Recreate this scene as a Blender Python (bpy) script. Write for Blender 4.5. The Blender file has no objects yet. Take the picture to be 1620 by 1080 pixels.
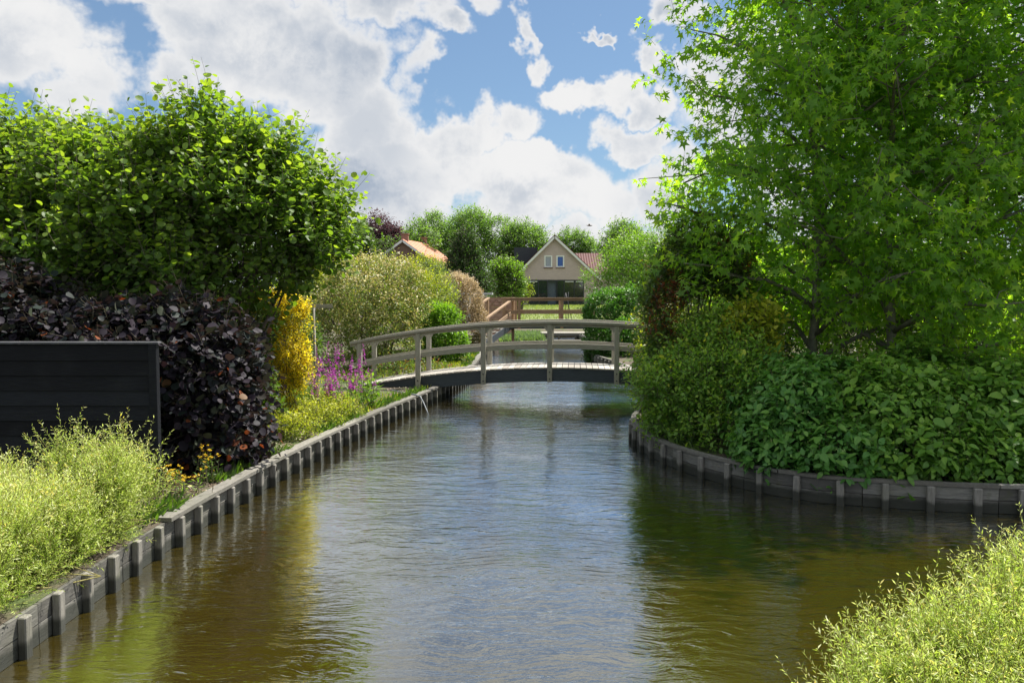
import bpy, math
import numpy as np
R = math.radians
sc = bpy.context.scene
COL = sc.collection
# ------------------------------------------------------------------ camera
F = 1300.0                     # focal length in photo pixels (1620 wide)
PITCH = math.atan(78 / F)
CAMZ = 2.25                    # ground at bank edge is z = 0, water z = -0.3
cam = bpy.data.cameras.new('camera')
cam.sensor_width = 36; cam.lens = F / 1620 * 36; cam.clip_end = 9000; cam.clip_start = 0.05
co = bpy.data.objects.new('camera', cam); COL.objects.link(co)
co.location = (0, 0, CAMZ); co.rotation_euler = (math.pi / 2 - PITCH, 0, 0)
sc.camera = co

def at(x, y, D):
    """world point seen at photo pixel (x, y) at distance D along +Y"""
    r = (x - 810) / F; u = (540 - y) / F
    dy = math.cos(PITCH) + u * math.sin(PITCH); dz = -math.sin(PITCH) + u * math.cos(PITCH)
    k = D / dy
    return np.array([r * k, D, CAMZ + dz * k])

# ------------------------------------------------------------------ sun and sky
SUN_EL, SUN_AZ = R(58), R(48)           # azimuth from +Y towards +X
sd = np.array([math.sin(SUN_AZ) * math.cos(SUN_EL), math.cos(SUN_AZ) * math.cos(SUN_EL), math.sin(SUN_EL)])
sl = bpy.data.lights.new('sun', 'SUN'); sl.energy = 5.0; sl.angle = R(0.53); sl.color = (1.0, 0.955, 0.88)
so = bpy.data.objects.new('sun', sl); COL.objects.link(so)
so.rotation_euler = (math.pi / 2 - SUN_EL, 0, math.pi - SUN_AZ)
so.location = (20, 30, 40)

class NT:
    def __init__(s, nt):
        s.nt = nt; nt.nodes.clear()
    def n(s, t, **k):
        nd = s.nt.nodes.new(t)
        for a, b in k.items(): setattr(nd, a, b)
        return nd
    def put(s, sock, v):
        if isinstance(v, bpy.types.NodeSocket): s.nt.links.new(v, sock)
        elif v is not None: sock.default_value = v
    def m(s, op, a, b=None, c=None, clamp=False):
        nd = s.n('ShaderNodeMath', operation=op, use_clamp=clamp)
        s.put(nd.inputs[0], a); s.put(nd.inputs[1], b); s.put(nd.inputs[2], c)
        return nd.outputs[0]
    def v(s, op, a, b=None, c=None):
        nd = s.n('ShaderNodeVectorMath', operation=op)
        s.put(nd.inputs[0], a); s.put(nd.inputs[1], b)
        if c is not None: s.put(nd.inputs[2], c)
        return nd.outputs['Value' if op in ('LENGTH', 'DOT_PRODUCT') else 'Vector']
    def noise(s, vec, scale, detail=4, rough=0.55, dist=0.0, out=0):
        nd = s.n('ShaderNodeTexNoise')
        s.put(nd.inputs['Vector'], vec); nd.inputs['Scale'].default_value = scale
        nd.inputs['Detail'].default_value = detail; nd.inputs['Roughness'].default_value = rough
        nd.inputs['Distortion'].default_value = dist
        return nd.outputs[out]
    def mix(s, f, a, b, mode='MIX'):
        nd = s.n('ShaderNodeMix', data_type='RGBA', blend_type=mode)
        s.put(nd.inputs[0], f); s.put(nd.inputs[6], a); s.put(nd.inputs[7], b)
        return nd.outputs[2]
    def ramp(s, f, pts, interp='LINEAR'):
        nd = s.n('ShaderNodeValToRGB'); cr = nd.color_ramp; cr.interpolation = interp
        while len(cr.elements) < len(pts): cr.elements.new(0.5)
        for e, (p, c) in zip(cr.elements, pts):
            e.position = p; e.color = (*c, 1) if len(c) == 3 else c
        s.put(nd.inputs[0], f)
        return nd.outputs[0]
    def smooth(s, x, a, b, lo=0.0, hi=1.0):
        nd = s.n('ShaderNodeMapRange', interpolation_type='SMOOTHSTEP')
        s.put(nd.inputs[0], x)
        for i, q in zip((1, 2, 3, 4), (a, b, lo, hi)): nd.inputs[i].default_value = q
        return nd.outputs[0]

W = bpy.data.worlds.new('World'); sc.world = W; W.use_nodes = True
t = NT(W.node_tree)
sky = t.n('ShaderNodeTexSky', sky_type='NISHITA', sun_disc=False)
sky.sun_elevation = SUN_EL; sky.sun_rotation = SUN_AZ
sky.air_density = 1.0; sky.dust_density = 0.6; sky.ozone_density = 1.5
D_ = t.n('ShaderNodeTexCoord').outputs['Generated']
Dn = t.v('NORMALIZE', D_)
sx = t.n('ShaderNodeSeparateXYZ'); t.put(sx.inputs[0], Dn)
az = t.m('ARCTAN2', sx.outputs[0], sx.outputs[1]); el = t.m('ARCSINE', sx.outputs[2])
cb = t.n('ShaderNodeCombineXYZ'); t.put(cb.inputs[0], az); t.put(cb.inputs[1], el)
P0 = cb.outputs[0]
w1 = t.noise(Dn, 9, 5, 0.6, out=1); w2 = t.noise(Dn, 3.2, 3, 0.5, out=1)
P1 = t.v('ADD', P0, t.v('MULTIPLY', t.v('SUBTRACT', w1, (.5, .5, .5)), (.20, .17, 0)))
P1 = t.v('ADD', P1, t.v('MULTIPLY', t.v('SUBTRACT', w2, (.5, .5, .5)), (.05, .04, 0)))
# clouds of the day as soft lobes at their direction: (photo px x, y, rx, ry, weight)
CL = [(50, 125, 120, 70, 1.0), (-180, 190, 180, 120, 1), (150, 170, 110, 45, .9), (230, 20, 130, 42, 1.0), (330, 60, 120, 60, 1.1), (430, 100, 150, 80, 1.2), (530, 140, 110, 90, 1.15),
      (300, 165, 70, 50, .95), (600, 215, 100, 80, 1.1), (655, 140, 38, 50, .85), (610, 25, 95, 50, 1.0), (690, 62, 50, 28, .9), (770, 5, 40, 25, .7), (500, 10, 120, 45, .9),
      (745, 225, 60, 48, 1.1), (820, 205, 48, 38, .95), (700, 280, 120, 50, 1.0), (590, 310, 120, 60, 1.05), (830, 305, 110, 60, 1.1), (950, 310, 110, 62, 1.05), (900, 260, 90, 25, .8),
      (1025, 215, 48, 28, 1.0), (1050, 300, 60, 80, 1.0), (832, 40, 20, 38, .9), (850, 95, 26, 32, .9), (885, 145, 42, 25, 1.0), (940, 155, 50, 26, 1.05), (1010, 165, 50, 26, 1.0),
      (1038, 100, 24, 34, .9), (960, 62, 24, 11, .95), (1068, 20, 38, 28, 1.0), (1150, 120, 80, 80, 1.0), (1250, 200, 160, 120, 1.1), (1420, 280, 220, 150, 1.1), (1650, 150, 200, 160, 1.1), (1480, 40, 160, 90, .9),
      (420, -110, 260, 70, .95), (900, -230, 260, 90, .9), (700, -420, 320, 130, .9), (1300, -420, 300, 150, .9), (100, -380, 260, 160, .9), (900, 400, 800, 50, 1.0)]
acc = None
for (x, y, rx, ry, w) in CL:
    a0 = math.atan((x - 810) / F); e0 = math.atan((462 - y) / F)
    k = 1.75
    q = t.v('MULTIPLY', t.v('SUBTRACT', P1, (a0, e0, 0)), (F / (rx * k), F / (ry * k), 0))
    g = t.smooth(t.v('LENGTH', q), 0.0, 1.0, w, 0.0)
    acc = g if acc is None else t.m('MAXIMUM', acc, g)
n1 = t.noise(Dn, 6.5, 10, 0.64, .15)
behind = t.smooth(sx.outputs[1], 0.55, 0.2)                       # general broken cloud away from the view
high = t.smooth(el, .40, .52)                                     # unseen broken cloud overhead, added to brighten the sky reflected in the water
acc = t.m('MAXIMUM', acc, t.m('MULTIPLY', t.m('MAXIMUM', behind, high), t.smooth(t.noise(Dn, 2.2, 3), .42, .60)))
dens = t.m('ADD', acc, t.m('MULTIPLY', t.m('SUBTRACT', n1, .5), 1.5))
mask = t.smooth(dens, 0.30, 0.68)
# backlit clouds: thin rims bright, thick cores grey-blue
n2 = t.noise(t.v('ADD', Dn, tuple(float(q) for q in sd * 0.035 + np.array([0, 0, .02]))), 6.5, 10, 0.64, .15)
low = t.smooth(t.noise(Dn, 4.2, 2, .5), .40, .60)
relief = t.smooth(t.m('SUBTRACT', n2, n1), -0.10, 0.13)
shade = t.m('MULTIPLY', t.smooth(dens, .45, 1.15), t.m('ADD', t.m('MULTIPLY', relief, .6), t.m('MULTIPLY', low, .55)), clamp=True)
CK = 5.9
cc = t.mix(shade, (1.0 * CK, 1.0 * CK, 1.0 * CK, 1), (.44 * CK, .52 * CK, .64 * CK, 1))
skyc = t.mix(.22, t.mix(1.0, sky.outputs[0], (0.54, 0.66, 0.74, 1), 'MULTIPLY'), (2.6, 3.6, 4.9, 1))
cc = t.mix(t.smooth(sx.outputs[1], .25, -.35), cc, t.mix(1.0, cc, (1.45, 1.42, 1.38, 1), 'MULTIPLY'))    # unseen front-lit clouds behind the camera, brightened to add fill light
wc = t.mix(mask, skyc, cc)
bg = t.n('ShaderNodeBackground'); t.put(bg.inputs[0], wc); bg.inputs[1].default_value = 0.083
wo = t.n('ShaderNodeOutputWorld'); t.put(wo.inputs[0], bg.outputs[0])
W.cycles.sampling_method = 'MANUAL'; W.cycles.sample_map_resolution = 512

vs = sc.view_settings; vs.view_transform = 'Standard'; vs.look = 'None'; vs.gamma = 1; vs.use_curve_mapping = False
vs.exposure = 0.85
cy = sc.cycles
cy.use_denoising = True
cy.max_bounces = 8; cy.diffuse_bounces = 4; cy.glossy_bounces = 3; cy.transmission_bounces = 4; cy.transparent_max_bounces = 8
cy.sample_clamp_indirect = 6; cy.caustics_reflective = False; cy.caustics_refractive = False

# ------------------------------------------------------------------ objects: naming helpers
def tag(o, label=None, cat=None, group=None, kind=None):
    if label: o['label'] = label
    if cat: o['category'] = cat
    if group: o['group'] = group
    if kind: o['kind'] = kind
    return o
def empty(name, loc, label, cat, group=None, rz=0.0):
    o = bpy.data.objects.new(name, None); COL.objects.link(o)
    o.location = tuple(float(q) for q in loc); o.rotation_euler = (0, 0, rz)
    return tag(o, label, cat, group)
def link_mesh(name, me, mat, parent=None):
    o = bpy.data.objects.new(name, me); COL.objects.link(o)
    if mat: me.materials.append(mat)
    if parent is not None:
        o.parent = parent
    return o

class MB:
    """collects boxes, beams and tubes, links them as ONE mesh object (coordinates relative to origin)"""
    def __init__(s): s.v = []; s.f = []; s.sm = []
    def add(s, vs_, fs, smooth=False):
        b = len(s.v); s.v += [tuple(float(c) for c in p) for p in vs_]
        s.f += [tuple(b + i for i in f) for f in fs]; s.sm += [smooth] * len(fs)
    def box(s, c, h, rz=0.0, bev=0.0):
        cx, cy_, cz = c; hx, hy, hz = h[0] / 2, h[1] / 2, h[2] / 2
        ca, sa = math.cos(rz), math.sin(rz)
        def T(x, y, z): return (cx + x * ca - y * sa, cy_ + x * sa + y * ca, cz + z)
        if bev <= 0:
            s.add([T(x, y, z) for z in (-hz, hz) for x, y in ((-hx, -hy), (hx, -hy), (hx, hy), (-hx, hy))],
                  [(3, 2, 1, 0), (4, 5, 6, 7), (0, 1, 5, 4), (1, 2, 6, 5), (2, 3, 7, 6), (3, 0, 4, 7)])
        else:
            b = bev; ring = [(-hx + b, -hy), (hx - b, -hy), (hx, -hy + b), (hx, hy - b), (hx - b, hy), (-hx + b, hy), (-hx, hy - b), (-hx, -hy + b)]
            r2 = [(x * (hx - b) / hx, y * (hy - b) / hy) for x, y in ring]
            V = [T(x, y, -hz) for x, y in ring] + [T(x, y, hz - b) for x, y in ring] + [T(x, y, hz) for x, y in r2]
            Fc = [tuple(range(7, -1, -1)), tuple(range(16, 24))]
            for i in range(8):
                j = (i + 1) % 8
                Fc += [(i, j, 8 + j, 8 + i), (8 + i, 8 + j, 16 + j, 16 + i)]
            s.add(V, Fc)
    def beam(s, a, b, w, h, up=(0, 0, 1)):
        """rectangular bar from a to b, w across, h in the up direction"""
        a = np.array(a, float); b = np.array(b, float); d = b - a; d /= np.linalg.norm(d)
        sdv = np.cross(d, up); sdv /= np.linalg.norm(sdv); u = np.cross(sdv, d)
        V = [p + sdv * x * w / 2 + u * y * h / 2 for p in (a, b) for x, y in ((-1, -1), (1, -1), (1, 1), (-1, 1))]
        s.add(V, [(3, 2, 1, 0), (4, 5, 6, 7), (0, 1, 5, 4), (1, 2, 6, 5), (2, 3, 7, 6), (3, 0, 4, 7)])
    def sweep(s, pts, w, h):
        """rectangular section swept along a polyline, mitred, vertical sides"""
        P = [np.array(p, float) for p in pts]; n = len(P); V = []
        for i in range(n):
            d = P[min(i + 1, n - 1)] - P[max(i - 1, 0)]; d /= np.linalg.norm(d)
            sdv = np.array([d[1], -d[0], 0]); sdv /= np.linalg.norm(sdv); u = np.cross(sdv, d)
            V += [P[i] + sdv * x * w / 2 + u * y * h / 2 for x, y in ((-1, -1), (1, -1), (1, 1), (-1, 1))]
        Fc = [(3, 2, 1, 0), tuple(4 * (n - 1) + k for k in range(4))]
        for i in range(n - 1):
            for k in range(4):
                l = (k + 1) % 4
                Fc.append((4 * i + k, 4 * i + l, 4 * i + 4 + l, 4 * i + 4 + k))
        s.add(V, Fc)
    def tube(s, pts, rad, sides=6, cap=True):
        P = [np.array(p, float) for p in pts]; n = len(P); V = []
        if not hasattr(rad, '__len__'): rad = [rad] * n
        ref = np.array([0.31, 0.17, 0.93]); prev = None
        for i in range(n):
            d = P[min(i + 1, n - 1)] - P[max(i - 1, 0)]; d /= (np.linalg.norm(d) + 1e-9)
            if prev is None:
                a = np.cross(d, ref if abs(d @ ref) < .9 else (1, 0, 0))
            else: a = prev - d * (prev @ d)
            a /= np.linalg.norm(a); prev = a; b = np.cross(d, a)
            for k in range(sides):
                th = 2 * math.pi * k / sides
                V.append(P[i] + rad[i] * (a * math.cos(th) + b * math.sin(th)))
        Fc = []
        for i in range(n - 1):
            for k in range(sides):
                l = (k + 1) % sides
                Fc.append((sides * i + k, sides * i + l, sides * (i + 1) + l, sides * (i + 1) + k))
        if cap: Fc += [tuple(range(sides - 1, -1, -1)), tuple(sides * (n - 1) + k for k in range(sides))]
        s.add(V, Fc, True)
    def build(s, name, mat, parent=None, off=(0, 0, 0)):
        me = bpy.data.meshes.new(name)
        o3 = off
        me.from_pydata([(a - o3[0], b - o3[1], c - o3[2]) for a, b, c in s.v], [], s.f)
        me.polygons.foreach_set('use_smooth', s.sm); me.update()
        return link_mesh(name, me, mat, parent)

def np_mesh(name, V, Fv, nper, var=None):
    """V (n,3); Fv flat index array; nper loops-per-face (int or array); var per-face float"""
    me = bpy.data.meshes.new(name)
    V = np.ascontiguousarray(V, dtype=np.float32); Fv = np.ascontiguousarray(Fv, dtype=np.int32)
    me.vertices.add(len(V)); me.vertices.foreach_set('co', V.ravel())
    if np.isscalar(nper): nf = len(Fv) // nper; tot = np.full(nf, nper, np.int32)
    else: tot = np.asarray(nper, np.int32); nf = len(tot)
    st = np.concatenate([[0], np.cumsum(tot)[:-1]]).astype(np.int32)
    me.loops.add(len(Fv)); me.loops.foreach_set('vertex_index', Fv)
    me.polygons.add(nf); me.polygons.foreach_set('loop_start', st)
    try: me.polygons.foreach_set('loop_total', tot)
    except Exception: pass
    if var is not None:
        at_ = me.attributes.new('var', 'FLOAT', 'FACE'); at_.data.foreach_set('value', np.ascontiguousarray(var, dtype=np.float32))
    me.update(calc_edges=True)
    return me

# ------------------------------------------------------------------ materials
MAT = {}
def principled(t, **k):
    p = t.n('ShaderNodeBsdfPrincipled')
    for a, b in k.items():
        t.put(p.inputs[a.replace('_', ' ')], b)
    return p
def newmat(name):
    m = bpy.data.materials.new(name); m.use_nodes = True; t = NT(m.node_tree)
    out = t.n('ShaderNodeOutputMaterial'); return m, t, out
def leafmat(name, cols, trans=.38, rough=.45, spec=.35, gain=(1.5, 1.75, .5)):
    m, t, out = newmat(name)
    a = t.n('ShaderNodeAttribute', attribute_name='var')
    c = t.ramp(a.outputs['Fac'], cols)
    geo = t.n('ShaderNodeNewGeometry')
    under = t.mix(geo.outputs['Backfacing'], c, t.mix(.35, c, (.16, .2, .11, 1)))   # paler leaf underside
    p = principled(t, Base_Color=under, Roughness=rough); p.inputs['Specular IOR Level'].default_value = spec
    tr = t.n('ShaderNodeBsdfTranslucent'); t.put(tr.inputs[0], t.v('MULTIPLY', c, gain))
    mx = t.n('ShaderNodeMixShader'); mx.inputs[0].default_value = trans
    t.put(mx.inputs[1], p.outputs[0]); t.put(mx.inputs[2], tr.outputs[0]); t.put(out.inputs[0], mx.outputs[0])
    return m
def woodmat(name, c1, c2, c3=None, rough=.8, grain=(3, 3, 3), moss=0.0, bump=.25, wet=False):
    m, t, out = newmat(name)
    tc = t.n('ShaderNodeTexCoord').outputs['Object']
    g = t.noise(t.v('MULTIPLY', tc, grain), 6, 6, .65, .4)
    b = t.noise(tc, 1.7, 4)
    isl = t.n('ShaderNodeNewGeometry').outputs['Random Per Island']
    f = t.m('ADD', t.m('MULTIPLY', g, .75), t.m('MULTIPLY', t.m('SUBTRACT', isl, .5), .35))
    c = t.ramp(f, [(.25, c1), (.62, c2)])
    c = t.mix(t.smooth(b, .5, .72, 0, .55), c, (*(c3 or c1), 1))
    if moss:
        c = t.mix(t.smooth(t.noise(tc, 5, 6, .7), .55, .7, 0, moss), c, (.075, .085, .025, 1))
    if wet:      # soaked, algae-stained band just above the water
        so_ = t.n('ShaderNodeSeparateXYZ'); t.put(so_.inputs[0], tc)
        hz = t.m('ADD', so_.outputs[2], t.m('MULTIPLY', t.m('SUBTRACT', t.noise(tc, 7, 4), .5), .10))
        c = t.mix(t.smooth(hz, .09, .15, .88, 0), c, (.018, .020, .012, 1))
    p = principled(t, Base_Color=c, Roughness=rough)
    bp = t.n('ShaderNodeBump'); bp.inputs['Strength'].default_value = bump; bp.inputs['Distance'].default_value = .01
    t.put(bp.inputs['Height'], g); t.put(p.inputs['Normal'], bp.outputs[0]); t.put(out.inputs[0], p.outputs[0])
    return m
def plain(name, c, rough=.6, var=.12, scale=6, spec=.4, metal=0.0, bump=0.0):
    m, t, out = newmat(name)
    tc = t.n('ShaderNodeTexCoord').outputs['Object']
    n = t.noise(tc, scale, 6, .6)
    c1 = tuple(q * (1 - var) for q in c); c2 = tuple(min(1, q * (1 + var)) for q in c)
    p = principled(t, Base_Color=t.ramp(n, [(.3, c1), (.7, c2)]), Roughness=rough, Metallic=metal)
    p.inputs['Specular IOR Level'].default_value = spec
    if bump:
        bp = t.n('ShaderNodeBump'); bp.inputs['Strength'].default_value = bump; bp.inputs['Distance'].default_value = .02
        t.put(bp.inputs['Height'], n); t.put(p.inputs['Normal'], bp.outputs[0])
    t.put(out.inputs[0], p.outputs[0]); return m

M_grey = woodmat('weathered_grey_wood', (.26, .24, .195), (.48, .45, .38), (.33, .32, .25), grain=(1.2, 9, 9))
M_greyv = woodmat('weathered_post_wood', (.25, .23, .185), (.47, .44, .37), (.28, .29, .21), grain=(9, 9, 1))
M_deck = woodmat('deck_boards', (.30, .27, .23), (.52, .49, .43), grain=(9, 1, 3))
M_fascia = woodmat('dark_fascia', (.022, .03, .038), (.05, .062, .072), grain=(1, 6, 6), rough=.6)
M_brown = woodmat('brown_wood', (.26, .165, .095), (.46, .32, .20), grain=(1.2, 7, 7))
M_brownv = woodmat('brown_post_wood', (.25, .155, .085), (.44, .29, .17), grain=(7, 7, 1))
M_bankb = woodmat('bank_boards', (.085, .08, .07), (.26, .25, .22), (.14, .14, .10), grain=(1.2, 1.2, 9), moss=.45, bump=.6, wet=True)
M_bankp = woodmat('bank_posts', (.14, .13, .11), (.34, .32, .28), (.18, .18, .13), grain=(9, 9, 1), moss=.45, bump=.5, wet=True)
M_cap = woodmat('bank_cap', (.13, .12, .10), (.27, .255, .22), (.13, .13, .095), grain=(6, 1.5, 6), moss=.25)
M_black = woodmat('black_stained_boards', (.002, .0025, .004), (.011, .013, .017), (.014, .0155, .018), grain=(1, 6, 9), rough=.7)
M_bark = plain('bark', (.12, .10, .075), .9, .35, 12, bump=.6)
M_barkl = plain('pale_bark', (.17, .155, .115), .85, .35, 12, bump=.5)
M_twig = plain('twig', (.10, .085, .05), .8, .3, 20)
M_metal = plain('dark_metal', (.05, .05, .055), .5, .2, 8, metal=.6)
M_white = plain('white_paint', (.72, .72, .70), .5, .05, 5)

def ground_mat():
    m, t, out = newmat('garden_soil')
    tc = t.n('ShaderNodeNewGeometry').outputs['Position']
    n = t.noise(tc, 1.1, 5); f = t.noise(tc, 38, 5, .7)
    soil = t.ramp(f, [(.3, (.045, .033, .022)), (.55, (.11, .085, .058)), (.72, (.27, .225, .17))])
    grass = t.ramp(f, [(.3, (.045, .07, .014)), (.7, (.12, .16, .04))])
    c = t.mix(t.smooth(n, .5, .62), soil, grass)
    p = principled(t, Base_Color=c, Roughness=.95)
    bp = t.n('ShaderNodeBump'); bp.inputs['Strength'].default_value = .8; bp.inputs['Distance'].default_value = .03
    t.put(bp.inputs['Height'], f); t.put(p.inputs['Normal'], bp.outputs[0]); t.put(out.inputs[0], p.outputs[0]); return m
def lawn_mat():
    m, t, out = newmat('lawn')
    tc = t.n('ShaderNodeNewGeometry').outputs['Position']
    n = t.noise(tc, .5, 5); f = t.noise(tc, 20, 4, .7)
    c = t.ramp(t.m('ADD', t.m('MULTIPLY', n, .7), t.m('MULTIPLY', f, .3)), [(.3, (.15, .19, .07)), (.7, (.31, .34, .15))])
    p = principled(t, Base_Color=c, Roughness=.95); t.put(out.inputs[0], p.outputs[0]); return m
def water_mat():
    m, t, out = newmat('canal_water')
    tc = t.n('ShaderNodeNewGeometry').outputs['Position']
    wv = t.v('ADD', tc, t.v('MULTIPLY', t.v('SUBTRACT', t.noise(tc, .55, 3, out=1), (.5, .5, .5)), (.9, .9, 0)))
    a = t.noise(t.v('MULTIPLY', wv, (2.8, 10, 1)), 1, 3, .5)
    b = t.noise(t.v('MULTIPLY', wv, (8, 27, 1)), 1, 3, .5)
    l = t.noise(t.v('MULTIPLY', tc, (.9, 1.6, 1)), 1, 2, .5)
    calm = t.smooth(t.noise(t.v('MULTIPLY', tc, (.33, .22, 1)), 1, 3), .35, .65, .45, 1.0)
    h = t.m('ADD', t.m('MULTIPLY', a, .019), t.m('ADD', t.m('MULTIPLY', b, .0070), t.m('MULTIPLY', l, .02)))
    h = t.m('MULTIPLY', h, calm)
    bp = t.n('ShaderNodeBump'); bp.inputs['Strength'].default_value = 1.0; bp.inputs['Distance'].default_value = 1.0
    t.put(bp.inputs['Height'], h)
    murk = t.ramp(t.noise(tc, .25, 3), [(.3, (.036, .026, .0030)), (.7, (.050, .037, .0042))])
    df = t.n('ShaderNodeBsdfDiffuse'); t.put(df.inputs[0], murk)
    gl = t.n('ShaderNodeBsdfGlossy'); gl.inputs['Roughness'].default_value = .04; gl.inputs[0].default_value = (.87, .94, 1, 1); t.put(gl.inputs['Normal'], bp.outputs[0])
    fr = t.n('ShaderNodeFresnel'); fr.inputs[0].default_value = 1.45; t.put(fr.inputs['Normal'], bp.outputs[0])
    mx = t.n('ShaderNodeMixShader'); t.put(mx.inputs[0], t.m('MINIMUM', t.m('ADD', t.m('MULTIPLY', fr.outputs[0], 2.3), .13), .90))
    t.put(mx.inputs[1], df.outputs[0]); t.put(mx.inputs[2], gl.outputs[0]); t.put(out.inputs[0], mx.outputs[0]); return m
def brick_mat(name, c1, c2, mortar, sc_=(1, 1, 1), bw=.21, bh=.06):
    m, t, out = newmat(name)
    tc = t.n('ShaderNodeTexCoord').outputs['Object']
    s = t.n('ShaderNodeSeparateXYZ'); t.put(s.inputs[0], tc)
    c = t.n('ShaderNodeCombineXYZ'); t.put(c.inputs[0], t.m('ADD', s.outputs[0], s.outputs[1])); t.put(c.inputs[1], s.outputs[2])
    b = t.n('ShaderNodeTexBrick'); t.put(b.inputs['Vector'], c.outputs[0])
    b.inputs['Scale'].default_value = 1; b.inputs['Brick Width'].default_value = bw; b.inputs['Row Height'].default_value = bh
    b.inputs['Mortar Size'].default_value = bh * .13
    b.inputs['Color1'].default_value = (*c1, 1); b.inputs['Color2'].default_value = (*c2, 1); b.inputs['Mortar'].default_value = (*mortar, 1)
    n = t.noise(tc, 3, 5)
    cc = t.mix(t.m('MULTIPLY', n, .35), b.outputs[0], t.mix(1, b.outputs[0], (.7, .7, .7, 1), 'MULTIPLY'))
    p = principled(t, Base_Color=cc, Roughness=.9); t.put(out.inputs[0], p.outputs[0]); return m
def glass_mat(name, c=(.02, .025, .03)):
    m, t, out = newmat(name)
    p = principled(t, Base_Color=(*c, 1), Roughness=.03); p.inputs['Specular IOR Level'].default_value = .9
    tc = t.n('ShaderNodeTexCoord').outputs['Object']
    bp = t.n('ShaderNodeBump'); bp.inputs['Strength'].default_value = .04; t.put(bp.inputs['Height'], t.noise(tc, 1.5, 2)); t.put(p.inputs['Normal'], bp.outputs[0])
    t.put(out.inputs[0], p.outputs[0]); return m
def tile_mat(name, c1, c2):
    m, t, out = newmat(name)
    tc = t.n('ShaderNodeTexCoord').outputs['Object']
    s = t.n('ShaderNodeSeparateXYZ'); t.put(s.inputs[0], tc)
    wv = t.m('SINE', t.m('MULTIPLY', t.m('ADD', s.outputs[0], 0), 26)); wz = t.m('FRACT', t.m('MULTIPLY', s.outputs[2], 4.2))
    n = t.noise(tc, 2.4, 6, .65)
    c = t.ramp(n, [(.3, c1), (.7, c2)])
    p = principled(t, Base_Color=c, Roughness=.75)
    bp = t.n('ShaderNodeBump'); bp.inputs['Strength'].default_value = .8; bp.inputs['Distance'].default_value = .04
    t.put(bp.inputs['Height'], t.m('ADD', t.m('MULTIPLY', wv, .4), wz)); t.put(p.inputs['Normal'], bp.outputs[0])
    t.put(out.inputs[0], p.outputs[0]); return m

# ------------------------------------------------------------------ banks and ground
def catmull(P, step=.35):
    P = np.array(P, float); out = []
    Q = np.vstack([2 * P[0] - P[1], P, 2 * P[-1] - P[-2]])
    for i in range(1, len(Q) - 2):
        n = max(2, int(np.linalg.norm(Q[i + 1] - Q[i]) / step))
        for k in range(n):
            u = k / n; a, b, c, d = Q[i - 1], Q[i], Q[i + 1], Q[i + 2]
            out.append(.5 * ((2 * b) + (c - a) * u + (2 * a - 5 * b + 4 * c - d) * u * u + (3 * b - a - 3 * c + d) * u ** 3))
    out.append(P[-1]); return np.array(out)
WZ = -0.30
YC = 47.0
LB = catmull([(-3.55, -8), (-3.50, 3.0), (-3.47, 5.4), (-3.43, 7.95), (-3.14, 11.3), (-2.56, 15.2), (-1.69, 20), (-1.25, 25), (-1.15, 30), (-.9, 36), (-.5, YC)])
RB = catmull([(60, 8.8), (20, 9.0), (9, 9.2), (5.8, 9.35), (4.7, 9.56), (3.7, 9.9), (3.0, 10.6), (2.45, 11.6), (2.16, 12.8), (2.10, 14.0), (2.45, 15.6), (3.1, 17.5),
              (3.8, 20), (3.5, 25), (2.9, 31), (3.6, 38), (3.7, YC)])
def gz(x, y):
    """ground height"""
    s = np.clip((np.asarray(y, float) - 48) / 24, 0, 1); s = s * s * (3 - 2 * s)
    return s * 1.0
def strip(B, Fp, T):
    V = []; Fc = []; n = len(B); m = len(T)
    for i in range(n):
        d = Fp[i] - B[i]; L = np.linalg.norm(d); d = d / L
        for k, tt in enumerate(T):
            p = B[i] + d * min(tt, L)
            V.append((p[0], p[1], float(gz(p[0], p[1]))))
    for i in range(n - 1):
        for k in range(m - 1):
            Fc.append((i * m + k, i * m + k + 1, (i + 1) * m + k + 1, (i + 1) * m + k))
    return V, Fc
T_ = [0, .4, 1.2, 3, 8, 25, 80, 400, 3500]
g = MB()
V, Fc = strip(LB, np.array([(-3500 + b[0], b[1]) for b in LB]), T_); g.add(V, Fc)
yr = np.interp(np.arange(len(RB)), [0, len(RB) - 1], [8.8, YC])
V, Fc = strip(RB, np.array([(3500.0, q) for q in yr]), T_); g.add(V, Fc)
ys = [YC, 50, 53, 56, 59, 62, 65, 68, 71, 74, 77, 90, 120, 200, 500, 1500, 5000]
xs = [-4000, -500, -80, -25, -8, 0, 4, 8, 14, 30, 80, 500, 4000]
V = [(x, y, float(gz(x, y))) for y in ys for x in xs]; m = len(xs)
g.add(V, [(i * m + k, i * m + k + 1, (i + 1) * m + k + 1, (i + 1) * m + k) for i in range(len(ys) - 1) for k in range(m - 1)])
# near right bank corner and the ends of the canal
g.add([(2.25, -8, 0), (60, -8, 0), (60, 4.6, 0), (2.9, 4.6, 0), (2.3, 4.1, 0)], [(0, 1, 2, 3, 4)])
g.add([(2.25, -8, 0), (2.3, 4.1, 0), (2.9, 4.6, 0), (60, 4.6, 0), (2.25, -8, -1), (2.3, 4.1, -1), (2.9, 4.6, -1), (60, 4.6, -1)], [(0, 1, 5, 4), (1, 2, 6, 5), (2, 3, 7, 6)])
for B in (LB, RB):
    V = []; Fc = []
    for i, p in enumerate(B): V += [(p[0], p[1], 0), (p[0], p[1], -1)]
    Fc = [(2 * i, 2 * i + 2, 2 * i + 3, 2 * i + 1) for i in range(len(B) - 1)]; g.add(V, Fc)
g.add([(-.5, YC, 0), (3.7, YC, 0), (3.7, YC, -1), (-.5, YC, -1)], [(0, 1, 2, 3)])
tag(g.build('ground', ground_mat()), 'bare garden soil and rough grass along both banks', None, None, 'structure')
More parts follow.
